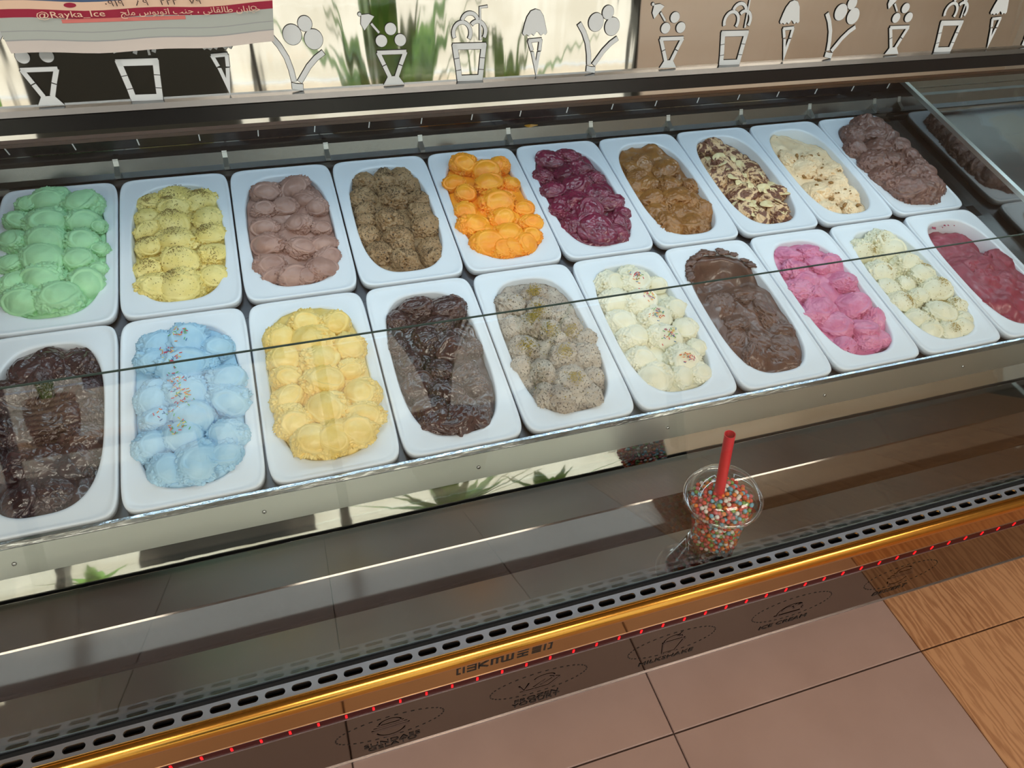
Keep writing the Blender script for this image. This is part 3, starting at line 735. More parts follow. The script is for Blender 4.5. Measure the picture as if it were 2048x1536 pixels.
def icemat(name, rgb, rough=0.5, rgb2=None, speck=None, coat=0.0, bump=0.25, sscale=420, sthr=0.62, swirl=None):
    """frozen cream: soft colour drift, optional specks and swirl, fine ice bump"""
    mt, nt, b = newmat(name); L = nt.links.new
    b.inputs['Roughness'].default_value = rough; b.inputs['Coat Weight'].default_value = coat; b.inputs['Coat Roughness'].default_value = 0.12
    tc = nn(nt, 'ShaderNodeTexCoord'); geo = nn(nt, 'ShaderNodeNewGeometry')
    n = nn(nt, 'ShaderNodeTexNoise'); n.inputs['Scale'].default_value = 45; n.inputs['Detail'].default_value = 4
    L(geo.outputs['Position'], n.inputs['Vector'])
    r = nn(nt, 'ShaderNodeValToRGB'); r.color_ramp.elements[0].position = 0.35; r.color_ramp.elements[1].position = 0.68
    c1 = lin(rgb); c2 = lin(rgb2) if rgb2 else tuple(x * 0.84 for x in c1)
    r.color_ramp.elements[0].color = (*c2, 1); r.color_ramp.elements[1].color = (*c1, 1)
    L(n.outputs['Fac'], r.inputs[0]); col = r.outputs[0]
    if swirl:
        n3 = nn(nt, 'ShaderNodeTexNoise'); n3.inputs['Scale'].default_value = swirl[1]; n3.inputs['Detail'].default_value = 3; n3.inputs['Distortion'].default_value = 2.5
        L(geo.outputs['Position'], n3.inputs['Vector'])
        r3 = nn(nt, 'ShaderNodeValToRGB'); r3.color_ramp.elements[0].position = swirl[2]; r3.color_ramp.elements[1].position = swirl[2] + 0.06
        r3.color_ramp.elements[0].color = (0, 0, 0, 1); r3.color_ramp.elements[1].color = (1, 1, 1, 1)
        mx = nn(nt, 'ShaderNodeMixRGB'); mx.inputs[2].default_value = (*lin(swirl[0]), 1)
        L(n3.outputs['Fac'], r3.inputs[0]); L(r3.outputs[0], mx.inputs[0]); L(col, mx.inputs[1]); col = mx.outputs[0]
    if speck:
        n2 = nn(nt, 'ShaderNodeTexNoise'); n2.inputs['Scale'].default_value = sscale; n2.inputs['Detail'].default_value = 2
        L(geo.outputs['Position'], n2.inputs['Vector'])
        r2 = nn(nt, 'ShaderNodeValToRGB'); r2.color_ramp.elements[0].position = sthr; r2.color_ramp.elements[1].position = sthr + 0.04
        r2.color_ramp.elements[0].color = (0, 0, 0, 1); r2.color_ramp.elements[1].color = (1, 1, 1, 1)
        mx = nn(nt, 'ShaderNodeMixRGB'); mx.inputs[2].default_value = (*lin(speck), 1)
        L(n2.outputs['Fac'], r2.inputs[0]); L(r2.outputs[0], mx.inputs[0]); L(col, mx.inputs[1]); col = mx.outputs[0]
    L(col, b.inputs['Base Color'])
    nb = nn(nt, 'ShaderNodeTexNoise'); nb.inputs['Scale'].default_value = 260; nb.inputs['Detail'].default_value = 4
    bp = nn(nt, 'ShaderNodeBump'); bp.inputs['Strength'].default_value = bump; bp.inputs['Distance'].default_value = 0.0015
    L(geo.outputs['Position'], nb.inputs['Vector']); L(nb.outputs['Fac'], bp.inputs['Height']); L(bp.outputs[0], b.inputs['Normal'])
    return mt

# scoop positions: millimetres in the pan (across, along, radius)
DATA = {
 'B0':[(-18,127,24),(-51,115,16),(5,132,14),(37,92,26),(-55,71,18),(-12,58,28),(35,55,22),(-58,29,20),(-11,21,28),(35,11,22),(-56,-20,18),(-14,-17,28),(31,-26,21),(-51,-59,18),(-11,-59,27),(40,-74,23),(-38,-100,25),(11,-114,29),(58,41,11),(59,-6,12),(57,-49,11)],
 'B1':[(1,127,27),(44,97,23),(-49,110,18),(-5,80,26),(27,77,12),(48,46,22),(-44,65,18),(-8,45,26),(-45,33,18),(49,9,22),(-4,3,26),(-44,-2,17),(48,-35,19),(1,-43,27),(-47,-53,19),(43,-83,20),(0,-93,29),(-44,-95,24)],
 'B2':[(-28,89,23),(17,95,23),(-36,49,17),(-1,50,18),(48,42,16),(-40,7,18),(15,4,20),(46,-10,14),(-38,-34,23),(9,-51,21),(44,-48,18),(-41,-81,22),(-13,-113,21),(45,-79,18),(35,-105,21),(-47,-112,15),(12,-136,15),(33,63,18)],
 'B3':[(-40,113,20),(3,89,24),(44,83,18),(9,55,23),(-42,60,21),(50,42,19),(-45,28,17),(-11,0,24),(45,10,20),(-47,6,14),(48,-23,23),(-50,-30,18),(-3,-45,23),(-40,-74,21),(-4,-98,22),(41,-79,20),(44,-101,18),(0,-69,16),(7,130,20),(46,125,20)],
 'B4':[(-22,106,21),(13,83,22),(49,103,18),(-52,61,16),(10,48,24),(47,43,15),(-38,32,17),(7,-2,28),(-49,-9,17),(53,-19,16),(-46,-48,23),(6,-40,21),(52,-58,18),(2,-83,25),(-42,-100,26),(41,-90,18),(28,-118,22),(2,-123,20),(-25,-144,18),(23,-144,16),(-28,-66,12)],
 'B5':[(-27,108,21),(14,110,21),(22,71,18),(-51,60,16),(-4,60,20),(1,27,25),(43,43,14),(-50,21,18),(-17,-15,22),(32,-5,20),(-54,-32,15),(-8,-47,24),(47,-28,18),(-44,-73,19),(-7,-105,30),(38,-80,19),(28,-111,17),(-45,-14,13),(14,4,18),(55,-57,13)],
 'B6':[(26,57,22),(-9,77,18),(-37,43,17),(13,10,22),(-33,17,18),(12,-26,25),(-35,-22,20),(57,4,16),(37,-37,18),(-39,-59,20),(-2,-65,20),(53,-67,17),(-39,-106,26),(13,-118,24),(17,-79,18),(-36,70,14),(-55,20,14)],
 'B7':[(-41,121,15),(-7,120,20),(-14,53,24),(-58,21,24),(-16,7,21),(32,7,22),(-20,-37,26),(21,-51,26),(-38,-84,23),(20,-86,25),(-21,-111,20),(25,-115,18),(60,-42,19)],
 'B8':[(-30,-47,26),(9,-49,26),(-25,18,24),(14,-3,22),(16,-73,26),(-42,-100,23),(10,-108,21),(19,-128,16),(-39,-122,18),(-45,-74,21),(-34,51,22),(10,37,25),(45,8,17),(37,-22,20)],
 'B9':[(7,125,24),(40,112,21),(-32,81,21),(9,72,23),(58,96,16),(38,63,21),(-55,42,20),(-6,31,23),(45,28,21),(-38,-1,25),(1,-11,23),(58,2,20),(53,-26,20),(20,-50,20),(-44,-44,22),(56,-55,19),(-31,-73,24),(44,-92,25),(-19,-102,29),(35,-72,17),(10,-125,27),(-55,-111,19),(-65,-9,17)],
 'F0':[(-1,141,22),(-9,116,22),(35,102,22),(-46,137,24),(38,43,21),(15,85,20),(47,12,19),(41,-29,21),(45,126,16),(21,10,21),(-15,67,21),(-41,60,23),(-4,5,23),(32,-60,20),(-33,0,22),(4,-53,24),(-29,-52,23),(9,-96,21),(-22,-99,21)],
 'F1':[(-39,104,22),(2,98,27),(41,77,20),(-38,69,22),(-6,55,30),(48,20,24),(-43,8,21),(-2,9,27),(48,-14,25),(-39,-26,17),(3,-33,28),(-48,-63,20),(-10,-56,24),(45,-68,21),(-36,-109,20),(5,-97,25),(49,-112,20),(6,-132,23),(-40,24,14),(22,54,18)],
 'F2':[(-6,92,22),(32,84,22),(-43,72,20),(1,55,27),(-42,35,21),(45,38,22),(3,21,25),(-42,1,19),(1,-16,27),(40,-2,17),(-45,-32,19),(51,-44,22),(4,-62,27),(50,-83,21),(-42,-72,22),(0,-108,24),(43,-120,23),(-39,-127,23),(2,-149,21),(-46,-55,15)],
 'F3':[(-12,102,21),(34,93,24),(-40,84,17),(11,62,19),(-11,41,19),(21,16,23),(-50,38,14),(51,15,15),(-39,4,18),(-5,-19,20),(26,-31,20),(-40,-37,18),(-3,-61,22),(38,-54,16),(-34,-83,21),(8,-112,25),(-32,-114,21),(32,-98,14),(-49,-122,17),(-14,-135,19),(38,-128,15)],
 'F4':[(-36,78,22),(5,92,20),(3,60,22),(-45,34,19),(-18,34,21),(5,16,19),(40,15,20),(-42,-8,21),(30,41,18),(13,-31,21),(44,-40,21),(-30,-54,19),(6,-88,28),(-47,-104,18),(28,-119,18),(40,-79,15),(-25,-120,22),(-56,-37,15),(54,-9,17),(12,-3,15)],
 'F5':[(-33,101,23),(11,114,19),(13,95,25),(-38,61,21),(3,50,25),(-43,17,22),(52,27,19),(13,12,24),(50,83,15),(-37,-16,22),(12,-26,26),(55,-16,18),(-42,-59,21),(20,-75,25),(54,-56,14),(-33,-96,25),(5,-102,17),(37,-104,17),(-52,-116,13)],
 'F6':[(-32,16,21),(36,-3,21),(10,32,19),(-22,-20,19),(39,-49,21),(-39,-52,18),(-5,-62,20),(27,-82,20),(-27,-97,22),(19,-115,20),(38,-26,19)],
 'F7':[(-21,102,19),(24,104,17),(24,74,17),(55,72,18),(-24,66,20),(-19,43,17),(48,28,20),(-43,26,22),(-24,-2,19),(32,-25,22),(-32,-27,24),(-23,-58,23),(14,-79,21),(-37,-105,16),(9,-101,17),(53,-64,19),(-59,-30,17),(40,-101,13)],
 'F8':[(14,121,27),(-38,92,21),(18,85,24),(-42,33,25),(27,46,23),(38,15,23),(-47,-2,19),(-9,1,14),(-49,-35,22),(-5,-31,18),(42,-21,25),(-43,-75,19),(12,-74,26),(-41,-111,19),(-3,-121,19),(36,-117,19),(54,-67,18),(43,-95,17)],
 'F9':[(5,14,23),(53,16,24),(-39,16,19),(25,-32,25),(-18,-31,25),(-25,-74,22),(-58,-62,20)],
 'almond':[(-27,84),(4,84),(-27,59),(23,52),(-26,1),(7,2),(-32,-58),(16,-42),(27,-85),(2,-82),(56,-54),(57,-13),(31,-114),(34,-21)],
 'nuts':[(-37,74),(-68,64),(-85,44),(3,38),(23,14),(46,-10),(-14,-7),(-1,-45),(-38,-51),(45,-56),(-28,-90),(18,-113),(-20,-127),(21,-145),(14,-40),(-15,-28),(-33,-6),(-8,-121),(-23,46),(-25,-104)],
 'dustF4':[(1,86),(-4,51),(-17,35),(2,8),(34,3),(-43,-13),(9,-36),(4,-88)],
 'sprF5':[(12,89),(16,50),(11,9),(12,-35),(24,-79)],
 'sprF1':[(1,101),(-19,73),(-12,56),(-10,23),(-7,5),(-1,-14),(-23,-23),(-10,-54)],
 'dustF8':[(27,129),(-3,99),(-28,79),(-26,29),(47,-20),(-38,-41),(24,-53),(42,-62),(3,-114),(47,29)],
 'dustB1':[(4,135),(-9,90),(-43,92),(-7,53),(-5,9),(-45,4),(-7,-33),(40,10),(42,-50),(-42,-51),(46,93),(29,102),(-12,-83)],
 'dustB3':[(7,43),(-4,0),(-1,-44),(-4,-97),(36,-98),(19,-29),(-40,44),(49,36),(-41,-78),(4,104),(-43,-49),(-10,-66)],

}
# key: style, material, surface height, squash, crown of the mass, pan label, ice cream label
FL = {
 'B0': ('smooth', icemat('ice_green', (168, 222, 172), 0.5), 0.004, 0.80, 0.010, 'mint green'),
 'B1': ('smooth', icemat('ice_pistachio', (238, 222, 148), 0.5, (226, 206, 120), speck=(122, 112, 44), sscale=300, sthr=0.66), -0.006, 0.78, 0.004, 'pale yellow saffron pistachio dusted'),
 'B2': ('smooth', icemat('ice_mauve', (176, 140, 128), 0.42, (156, 118, 106), coat=0.15), 0.000, 0.72, 0.006, 'mauve brown milk chocolate'),
 'B3': ('rough', icemat('ice_coffee', (166, 138, 102), 0.5, (146, 116, 80), speck=(58, 42, 24), sscale=260, sthr=0.61), -0.009, 0.92, 0.004, 'coffee brown dark speckled'),
 'B4': ('smooth', icemat('ice_orange', (255, 176, 48), 0.4, (250, 150, 24), coat=0.1), 0.002, 0.80, 0.008, 'bright orange'),
 'B5': ('melt', icemat('ice_berry', (128, 28, 66), 0.25, (96, 16, 48), coat=0.6), -0.002, 0.80, 0.004, 'dark purple berry'),
 'B6': ('melt', icemat('ice_caramel', (156, 108, 52), 0.32, (132, 86, 36), coat=0.4), -0.010, 0.70, 0.004, 'caramel brown'),
 'B7': ('rough', icemat('ice_almond', (232, 200, 158), 0.4, (216, 180, 136), swirl=((112, 68, 48), 38, 0.47), coat=0.1), -0.010, 0.70, 0.006, 'chocolate swirled almond topped'),
 'B8': ('rough', icemat('ice_nut', (246, 224, 188), 0.45, (238, 208, 166), speck=(150, 116, 66), sscale=240, sthr=0.69), -0.010, 0.62, 0.003, 'cream coloured nut sprinkled'),
 'B9': ('melt', icemat('ice_cocoa', (128, 92, 82), 0.34, (108, 76, 66), coat=0.3), 0.002, 0.85, 0.008, 'reddish brown chocolate'),
 'F0': ('melt', icemat('ice_dark', (72, 44, 44), 0.26, (48, 28, 30), coat=0.5), -0.012, 0.75, 0.004, 'blackish dark chocolate'),
 'F1': ('smooth', icemat('ice_blue', (176, 216, 240), 0.5, (160, 204, 232)), 0.004, 0.80, 0.006, 'sky blue'),
 'F2': ('smooth', icemat('ice_yellow', (248, 224, 146), 0.4, (240, 206, 112), coat=0.12), 0.010, 0.85, 0.010, 'buttery yellow'),
 'F3': ('melt', icemat('ice_cocoa_dark', (84, 56, 52), 0.22, (62, 40, 38), coat=0.7), -0.006, 0.74, 0.006, 'glossy dark brown chocolate'),
 'F4': ('rough', icemat('ice_cookie', (196, 186, 172), 0.55, (168, 154, 140), speck=(96, 86, 78), sscale=330, sthr=0.6), 0.000, 0.92, 0.006, 'grey speckled cookie'),
 'F5': ('smooth', icemat('ice_white', (244, 242, 222), 0.42, (236, 232, 206)), -0.004, 0.78, 0.004, 'white sprinkle topped'),
 'F6': ('melt', icemat('ice_milkchoc', (108, 76, 62), 0.32, (88, 60, 48), coat=0.35), -0.008, 0.48, 0.006, 'milk chocolate brown half scooped out'),
 'F7': ('melt', icemat('ice_pink', (224, 146, 180), 0.36, (208, 116, 156), coat=0.2), -0.008, 0.75, 0.002, 'rose pink'),
 'F8': ('smooth', icemat('ice_whitepist', (240, 238, 214), 0.46, (230, 226, 196), speck=(120, 116, 80), sscale=230, sthr=0.70), -0.006, 0.80, 0.002, 'off white pistachio dusted'),
 'F9': ('melt', icemat('ice_red', (156, 62, 82), 0.4, (136, 46, 66), coat=0.2), -0.010, 0.45, 0.008, 'raspberry red'),
}
rg = random.Random(11)
def inside(u, v, sc=1.0):
    return (abs(u) / (OA * sc)) ** ON + (abs(v) / (OB * sc)) ** ON <= 1
HGT = {}
ICE = {}
for row in 'BF':
    for c in range(10):
        k = row + str(c); style, mat, surf, sq, crown, word = FL[k]
        vmid = PV * (1.5 if row == 'B' else 0.5)
        y, z = deck(vmid, 0.0); loc = ((c + 0.5) * PW, y, z)
        if pan_me is None:
            p = mesh_obj('gelato_pan', pv, pf, M['pan'], None, True); pan_me = p.data
        else: p = link(bpy.data.objects.new('gelato_pan', pan_me))
        p.location = loc; p.rotation_euler = (TH, 0, 0)
        tag(p, 'white plastic pan holding the %s ice cream' % word, 'pan', 'white gelato pans in two rows')
        e = empty('ice_cream', loc, (TH, 0, 0)); ICE[k] = e
        tag(e, '%s ice cream heaped in a white pan' % word, 'ice cream', 'flavours of ice cream in the pans')
        # base mass: polar height field that fills the opening
        NR, NA = 30, 96
        rr = np.linspace(0, 1, NR + 1)[1:]; tt = np.array([2 * math.pi * (q + 0.5) / NA for q in range(NA)])
        ex = np.sign(np.cos(tt)) * np.abs(np.cos(tt)) ** (2 / ON); ey = np.sign(np.sin(tt)) * np.abs(np.sin(tt)) ** (2 / ON)
        R2, _ = np.meshgrid(rr, tt, indexing='ij'); U = R2 * ex[None] * OA * 0.985; Vv = R2 * ey[None] * OB * 0.985
        def base_h(U, Vv, R2, seed=c * 7 + (50 if row == 'F' else 0), k=k, surf=surf, crown=crown, style=style):
            P3 = np.stack([U.ravel() * 40, Vv.ravel() * 40, np.zeros(U.size)], 1)
            amp = {'smooth': 0.005, 'melt': 0.007, 'rough': 0.006}[style]
            h = surf - 0.010 + crown * (1 - R2 ** 3) + amp * fbm(P3, seed, 3).reshape(U.shape) + 0.0012 * fbm(P3 * 5, seed + 3, 2).reshape(U.shape)
            vb = Vv / OB
            if k == 'B6': h += 0.008 * sstep(0.45, 0.75, vb)
            if k == 'B8': h += 0.010 * sstep(-0.2, 0.3, vb) - 0.012 * sstep(0.45, 1.0, vb) * sstep(-0.2, 0.6, U / OA)
            if k == 'F6': h += 0.012 * (1 - sstep(0.2, 0.45, vb)) - 0.020 * sstep(0.40, 0.55, vb) * (1 - sstep(0.7, 0.95, R2)) + 0.012 * sstep(0.80, 0.95, R2) * sstep(0.3, 0.6, vb)
            if k == 'F9': h += 0.016 * (1 - sstep(0.1, 0.34, vb)) - 0.006 * sstep(0.3, 0.5, vb)
            if k == 'F7': h += 0.006 - 0.004 * sstep(0.2, 0.8, -vb)
            if style == 'melt' and k not in ('F6', 'F9', 'F7'): h += 0.006
            return h
        H = base_h(U, Vv, R2)
        verts = [(0, 0, float(H[0].mean()))] + list(zip(U.ravel().tolist(), Vv.ravel().tolist(), H.ravel().tolist()))
        faces = [(0, 1 + q, 1 + (q + 1) % NA) for q in range(NA)]
        for j in range(NR - 1):
            for q in range(NA):
                w_ = (q + 1) % NA; faces.append((1 + j * NA + q, 1 + (j + 1) * NA + q, 1 + (j + 1) * NA + w_, 1 + j * NA + w_))
        b0 = 1 + (NR - 1) * NA; nb_ = len(verts)
        verts += [(verts[b0 + q][0] * 0.97, verts[b0 + q][1] * 0.97, -0.06) for q in range(NA)]
        for q in range(NA): w_ = (q + 1) % NA; faces.append((b0 + q, nb_ + q, nb_ + w_, b0 + w_))
        mesh_obj('ice_cream_mass', verts, faces, mat, e, True)
        # scoops
        sl = []
        for (u, v, r_) in DATA[k]:
            u, v, r_ = u / 1000, v / 1000, r_ / 1000 * {'smooth': 1.18, 'melt': 1.36, 'rough': 1.14}[style]
            for _ in range(40):                       # keep the ball inside the opening
                if inside(u, v, max(0.3, 1 - 0.42 * r_ / OA)): break
                u *= 0.97; v *= 0.985
            hz = surf + 0.35 * crown * (1 - (u / OA) ** 2) - 0.36 * r_ * sq
            if k == 'B0' or k == 'B9' or k == 'B4': hz += 0.008 * max(0, v / OB)
            rx = r_ * rg.uniform(0.98, 1.10); ry = r_ * rg.uniform(0.84, 0.98)
            o = link(bpy.data.objects.new('scoop', rg.choice(SC[style])), e)
            if not o.data.materials: o.data.materials.append(mat)
            o.material_slots[0].link = 'OBJECT'; o.material_slots[0].material = mat
            o.location = (u, v, hz); o.scale = (rx, ry, r_ * sq)
            w0 = 0.5 if style != 'smooth' else 0.22; o.rotation_euler = (rg.uniform(-w0, w0), rg.uniform(-w0, w0), rg.uniform(-0.5, 0.5) if style == 'smooth' else rg.uniform(-3, 3))
            sl.append((u, v, hz, rx, ry, r_ * sq))
        HGT[k] = (sl, base_h)
def top(k, u, v):
    sl, bh = HGT[k]
    r2 = ((abs(u) / OA) ** ON + (abs(v) / OB) ** ON) ** (1 / ON)
    h = float(bh(np.array([[u]]), np.array([[v]]), np.array([[min(r2, 1.0)]]))[0, 0])
    for (a, c, z, rx, ry, rz) in sl:
        q = 1 - ((u - a) / rx) ** 2 - ((v - c) / ry) ** 2
        if q > 0: h = max(h, z + rz * math.sqrt(q))
    return h

# ------------------------------------------------------------------ toppings
spr_m = [pmat('sprinkle_' + n_, c_, 0.35) for n_, c_ in (('red', (222, 60, 70)), ('orange', (240, 140, 50)), ('yellow', (236, 214, 90)), ('green', (110, 180, 110)), ('blue', (70, 120, 170)), ('magenta', (190, 70, 120)))]
def sprinkles(k, spots, n, spread):
    b = MB(); r = random.Random(len(k) + n)
    for (u0, v0) in spots:
        for _ in range(n):
            u = u0 / 1000 + r.gauss(0, spread); v = v0 / 1000 + r.gauss(0, spread)
            if not inside(u, v, 0.95): continue
            a = r.uniform(0, 6.283); l = 0.0019; z = top(k, u, v) + 0.0010
            d = Vector((math.cos(a) * l, math.sin(a) * l, r.uniform(-0.0005, 0.0005)))
            b.tube(Vector((u, v, z)) - d, Vector((u, v, z)) + d, 0.00055, n=6, mi=r.randrange(6))
    o = b.build('sprinkles', spr_m, ICE[k]); o['kind'] = 'stuff'; o['label'] = 'small coloured sugar sprinkles'
sprinkles('F1', DATA['sprF1'], 24, 0.0065); sprinkles('F5', DATA['sprF5'], 34, 0.006)
def grains(k, spots, n, spread, mat, size, extra=0, name='pistachio_dust'):
    b = MB(); r = random.Random(n + len(spots))
    pts = [(u0 / 1000 + r.gauss(0, spread), v0 / 1000 + r.gauss(0, spread)) for (u0, v0) in spots for _ in range(n)]
    pts += [(r.uniform(-OA, OA), r.uniform(-OB, OB)) for _ in range(extra)]
    for u, v in pts:
        if not inside(u, v, 0.95): continue
        s_ = size * r.uniform(0.5, 1.4); z = top(k, u, v) + s_ * 0.55 + 0.0012
        q = [Vector((r.gauss(0, 1), r.gauss(0, 1), r.gauss(0, 1))).normalized() * s_ for _ in range(2)]
        p = Vector((u, v, z)); d1 = Vector((q[0].x, q[0].y, 0)).normalized() * s_; d2 = Vector((-d1.y, d1.x, 0)) * r.uniform(0.4, 0.9); d3 = Vector((0, 0, s_ * 0.6))
        b.add([p + d1, p + d2, p - d1, p - d2, p + d3, p - d3], [(0, 1, 4), (1, 2, 4), (2, 3, 4), (3, 0, 4), (1, 0, 5), (2, 1, 5), (3, 2, 5), (0, 3, 5)])
    o = b.build(name, mat, ICE[k]); o['kind'] = 'stuff'
pg = pmat('pistachio_dust', (176, 152, 62), 0.7, noise=(300, (138, 120, 40))); pd = pmat('coffee_grounds', (66, 48, 28), 0.7); po = pmat('olive_dust', (126, 104, 48), 0.7)
grains('B1', DATA['dustB1'], 150, 0.0075, po, 0.0009, 600); grains('B3', DATA['dustB3'], 130, 0.009, pd, 0.0009, 900, 'coffee_grounds')
grains('F4', DATA['dustF4'], 200, 0.0055, pg, 0.0011, 120); grains('F8', DATA['dustF8'], 130, 0.006, pmat('golden_dust', (176, 150, 70), 0.7), 0.0009, 300)
# almond slices and nut pieces are single pieces
am = pmat('almond_slice', (240, 226, 180), 0.5, noise=(120, (222, 200, 146))); sk = pmat('almond_skin', (150, 100, 60), 0.6)
def slice_mesh():
    b = MB(); n = 20; rim = []
    for k in range(n):
        a = 2 * math.pi * k / n; w_ = 1 - 0.16 * math.sin(a)
        rim.append((0.0078 * math.cos(a) * w_, 0.0102 * math.sin(a), 0.0008 * math.cos(2 * a)))
    inn = [(x * 0.86, y * 0.86, z + 0.0006) for x, y, z in rim]; bot = [(x, y, z - 0.0010) for x, y, z in rim]
    b.add(inn + rim + bot + [(0, 0, 0.0003)], [], 0)
    f1 = [(3 * n, k, (k + 1) % n) for k in range(n)]; f2 = [(n + k, n + (k + 1) % n, (k + 1) % n, k) for k in range(n)]; f3 = [(n + (k + 1) % n, n + k, 2 * n + k, 2 * n + (k + 1) % n) for k in range(n)]
    b.f = f1 + f2 + f3 + [tuple(range(3 * n - 1, 2 * n - 1, -1))]; b.m = [0] * (2 * n) + [1] * n + [1]
    return b
almond = None; ra = random.Random(5)
alm = list(DATA['almond']) + [(ra.randint(-45, 45), ra.randint(-115, 60)) for _ in range(22)]
for i, (u, v) in enumerate(alm):
    u, v = u / 1000, v / 1000
    if not inside(u, v, 0.9): u *= 0.8; v *= 0.9
    if almond is None: o = slice_mesh().build('almond_slice', [am, sk], ICE['B7'], True); almond = o.data
    else: o = link(bpy.data.objects.new('almond_slice', almond), ICE['B7'])
    s_ = 1.3 if i < 14 else ra.uniform(0.6, 1.0)
    o.location = (u, v, top('B7', u, v) + 0.0015); o.scale = (s_, s_, s_); o.rotation_euler = (ra.uniform(-0.5, 0.4), ra.uniform(-0.45, 0.45), ra.uniform(0, 3.1))
nutm = pmat('nut_piece', (170, 118, 62), 0.45, noise=(200, (120, 96, 40))); nut = None
V3, F3 = ico(3)
for i, (u, v) in enumerate(list(DATA['nuts']) + [(ra.randint(-45, 45), ra.randint(-118, 60)) for _ in range(40)]):
    u, v = u / 1000, v / 1000
    if not inside(u, v, 0.9): u *= 0.8; v *= 0.88
    if nut is None:
        vv = V3 * (1 + 0.25 * fbm(V3 * 2, 9, 2))[:, None] * np.array([0.0046, 0.0026, 0.0021])
        o = mesh_obj('nut_piece', vv.tolist(), F3, nutm, ICE['B8'], True); nut = o.data
    else: o = link(bpy.data.objects.new('nut_piece', nut), ICE['B8'])
    s_ = ra.uniform(1.0, 1.5) if i < 20 else ra.uniform(0.3, 0.7)
    o.location = (u, v, top('B8', u, v) + 0.001); o.scale = (s_, s_, s_); o.rotation_euler = (ra.uniform(-0.6, 0.6), ra.uniform(-0.6, 0.6), ra.uniform(0, 6.28))
# raspberry splashes on the bare pan wall and chocolate crumbs round the scooped-out end
def splash(k, spots, mat, name):
    for (u, v, r_, z) in spots:
        b = MB(); n = 14; r = random.Random(int(u * 9 + v))
        ring = [(u / 1000 + r_ / 1000 * r.uniform(0.6, 1.2) * math.cos(2 * math.pi * q / n), v / 1000 + r_ / 1000 * r.uniform(0.5, 1.1) * math.sin(2 * math.pi * q / n), z) for q in range(n)]
        b.add([(u / 1000, v / 1000, z + 0.0014)] + ring, [(0, 1 + q, 1 + (q + 1) % n) for q in range(n)])
        b.build(name, mat, ICE[k], True)
rc = random.Random(17)
for q in range(26):
    t = math.radians(rc.uniform(28, 158)); u, v = supell(OA * rc.uniform(0.97, 1.06), OB * rc.uniform(0.975, 1.03), ON, t); s_ = rc.uniform(0.0025, 0.0065)
    vv = V3 * (1 + 0.45 * fbm(V3 * 2.2, q, 3))[:, None] * np.array([s_ * 1.5, s_, s_ * 0.42])
    o = mesh_obj('chocolate_smear', vv.tolist(), F3, FL['F6'][1], ICE['F6'], True); o.location = (u, v, 0.0006); o.rotation_euler = (0, 0, math.atan2(v, u) + 1.57)
rs_ = pmat('raspberry_splash', (150, 30, 66), 0.3)
splash('F9', [(-22, 120, 5, -0.008), (4, 122, 3, -0.007), (12, 121, 2.2, -0.007), (24, 118, 1.6, -0.007), (-2, 119, 1.5, -0.009)], rs_, 'raspberry_splash')

# ------------------------------------------------------------------ cup of sugar pearls
cup = empty('dessert_cup', (0.9025, -0.1535, -0.1148), (-0.06, math.radians(-6), 0)); cup.scale = (1.07, 1.07, 0.99)
tag(cup, 'clear dome lidded plastic cup of coloured sugar pearls with red straw', 'cup')
b = MB(); b.lathe([(0.0, 0.004), (0.024, 0.003), (0.0275, 0.0005), (0.0290, 0.0015), (0.0300, 0.006), (0.0302, 0.012), (0.0296, 0.014), (0.0305, 0.020), (0.0370, 0.078), (0.0385, 0.082), (0.0385, 0.088), (0.0430, 0.0935), (0.0440, 0.095)], 64)
b.build('cup_body', M['plastic'], cup, True)
b = MB(); b.lathe([(0.0440, 0.0925), (0.0478, 0.0935), (0.0482, 0.0965), (0.0462, 0.0985), (0.0442, 0.0990)], 64); b.build('lid_rim', M['rimplastic'], cup, True)
b = MB(); b.lathe([(0.0442, 0.0985)] + [(0.0442 * math.cos(a) if a else 0.0442, 0.0990 + 0.030 * math.sin(a)) for a in [math.radians(x) for x in range(4, 77, 6)]] + [(0.0105, 0.1282), (0.0098, 0.1270)], 64)
b.build('lid_dome', M['plastic'], cup, True)
st_a = Vector((-0.004, 0.002, 0.05)); st_b = Vector((-0.010, -0.001, 0.220))
b = MB(); b.tube(st_a, st_b, 0.0062, n=24, caps=False); b.tube(st_a, st_b, 0.0056, n=24, caps=False)
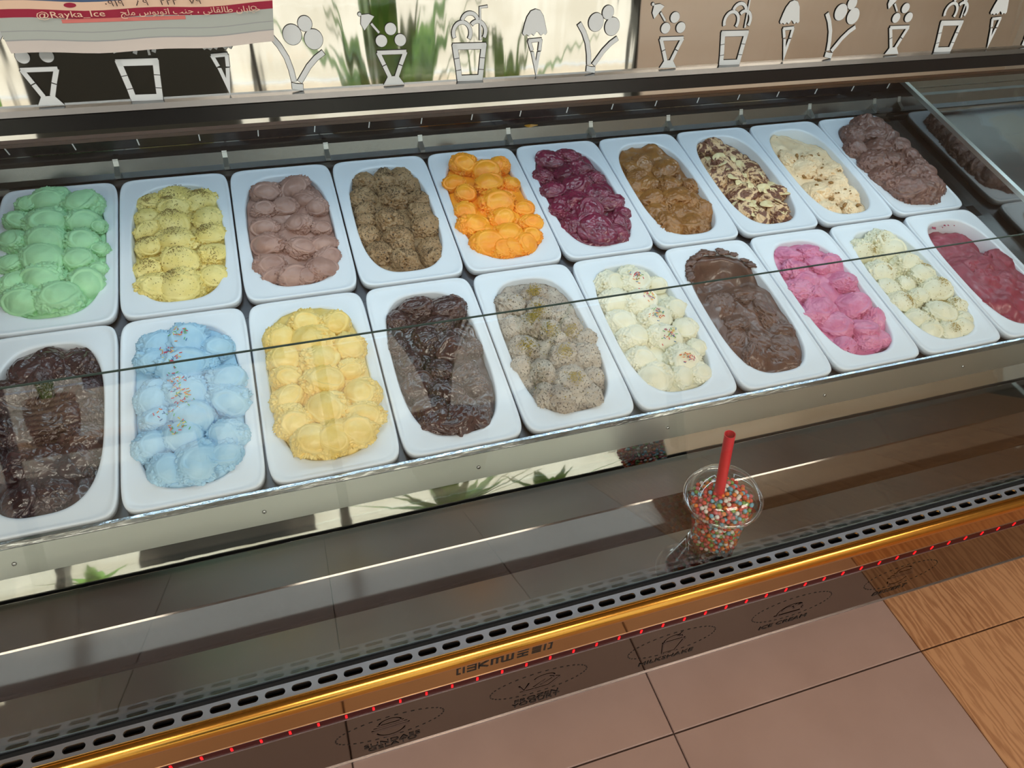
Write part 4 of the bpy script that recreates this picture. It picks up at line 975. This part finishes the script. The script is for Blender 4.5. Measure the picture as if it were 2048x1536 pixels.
d = (st_b - st_a).normalized(); u_ = d.orthogonal().normalized(); w_ = d.cross(u_); v = []
for r_ in (0.0062, 0.0056):
    v += [st_b + (u_ * math.cos(2 * math.pi * q / 24) + w_ * math.sin(2 * math.pi * q / 24)) * r_ for q in range(24)]
b.add(v, [(q, (q + 1) % 24, 24 + (q + 1) % 24, 24 + q) for q in range(24)])
o = b.build('straw', M['straw'], cup, True); o['label'] = 'wide red drinking straw'
V2, F2 = ico(2); b = MB(); rb = random.Random(21)
bead_m = [pmat('pearl_' + n_, c_, 0.35) for n_, c_ in (('red', (206, 52, 48)), ('orange', (232, 128, 44)), ('white', (236, 226, 214)), ('blue', (112, 178, 200)), ('green', (118, 164, 84)), ('pink', (216, 104, 110)), ('coral', (218, 84, 66)))]
pts = []; grid = {}
tries = 0
while len(pts) < 1150 and tries < 90000:
    tries += 1
    z = rb.uniform(0.006, 0.108); R = (0.0270 + 0.0065 * min(1, z / 0.078)) if z < 0.08 else 0.0335 + 0.002 - 1.2 * max(0, z - 0.092)
    if R < 0.004: continue
    a = rb.uniform(0, 6.283); q = R * math.sqrt(rb.uniform(0.45 if z < 0.085 else 0.0, 1)); p = (q * math.cos(a), q * math.sin(a), z)
    if z > 0.092 and q > 0.034 - 1.3 * (z - 0.092): continue
    key = tuple(int(c_ / 0.005) for c_ in p); ok = True
    for dx in (-1, 0, 1):
        for dy in (-1, 0, 1):
            for dz in (-1, 0, 1):
                for o_ in grid.get((key[0] + dx, key[1] + dy, key[2] + dz), ()):
                    if (o_[0] - p[0]) ** 2 + (o_[1] - p[1]) ** 2 + (o_[2] - p[2]) ** 2 < 0.0047 ** 2: ok = False
    if not ok: continue
    grid.setdefault(key, []).append(p); pts.append(p)
for p in pts:
    b.add([(p[0] + x * 0.0028, p[1] + y * 0.0028, p[2] + z * 0.0028) for x, y, z in V2], F2, rb.randrange(7))
o = b.build('sugar_pearls', bead_m, cup, True); o['kind'] = 'stuff'; o['label'] = 'multicoloured sugar pearls'
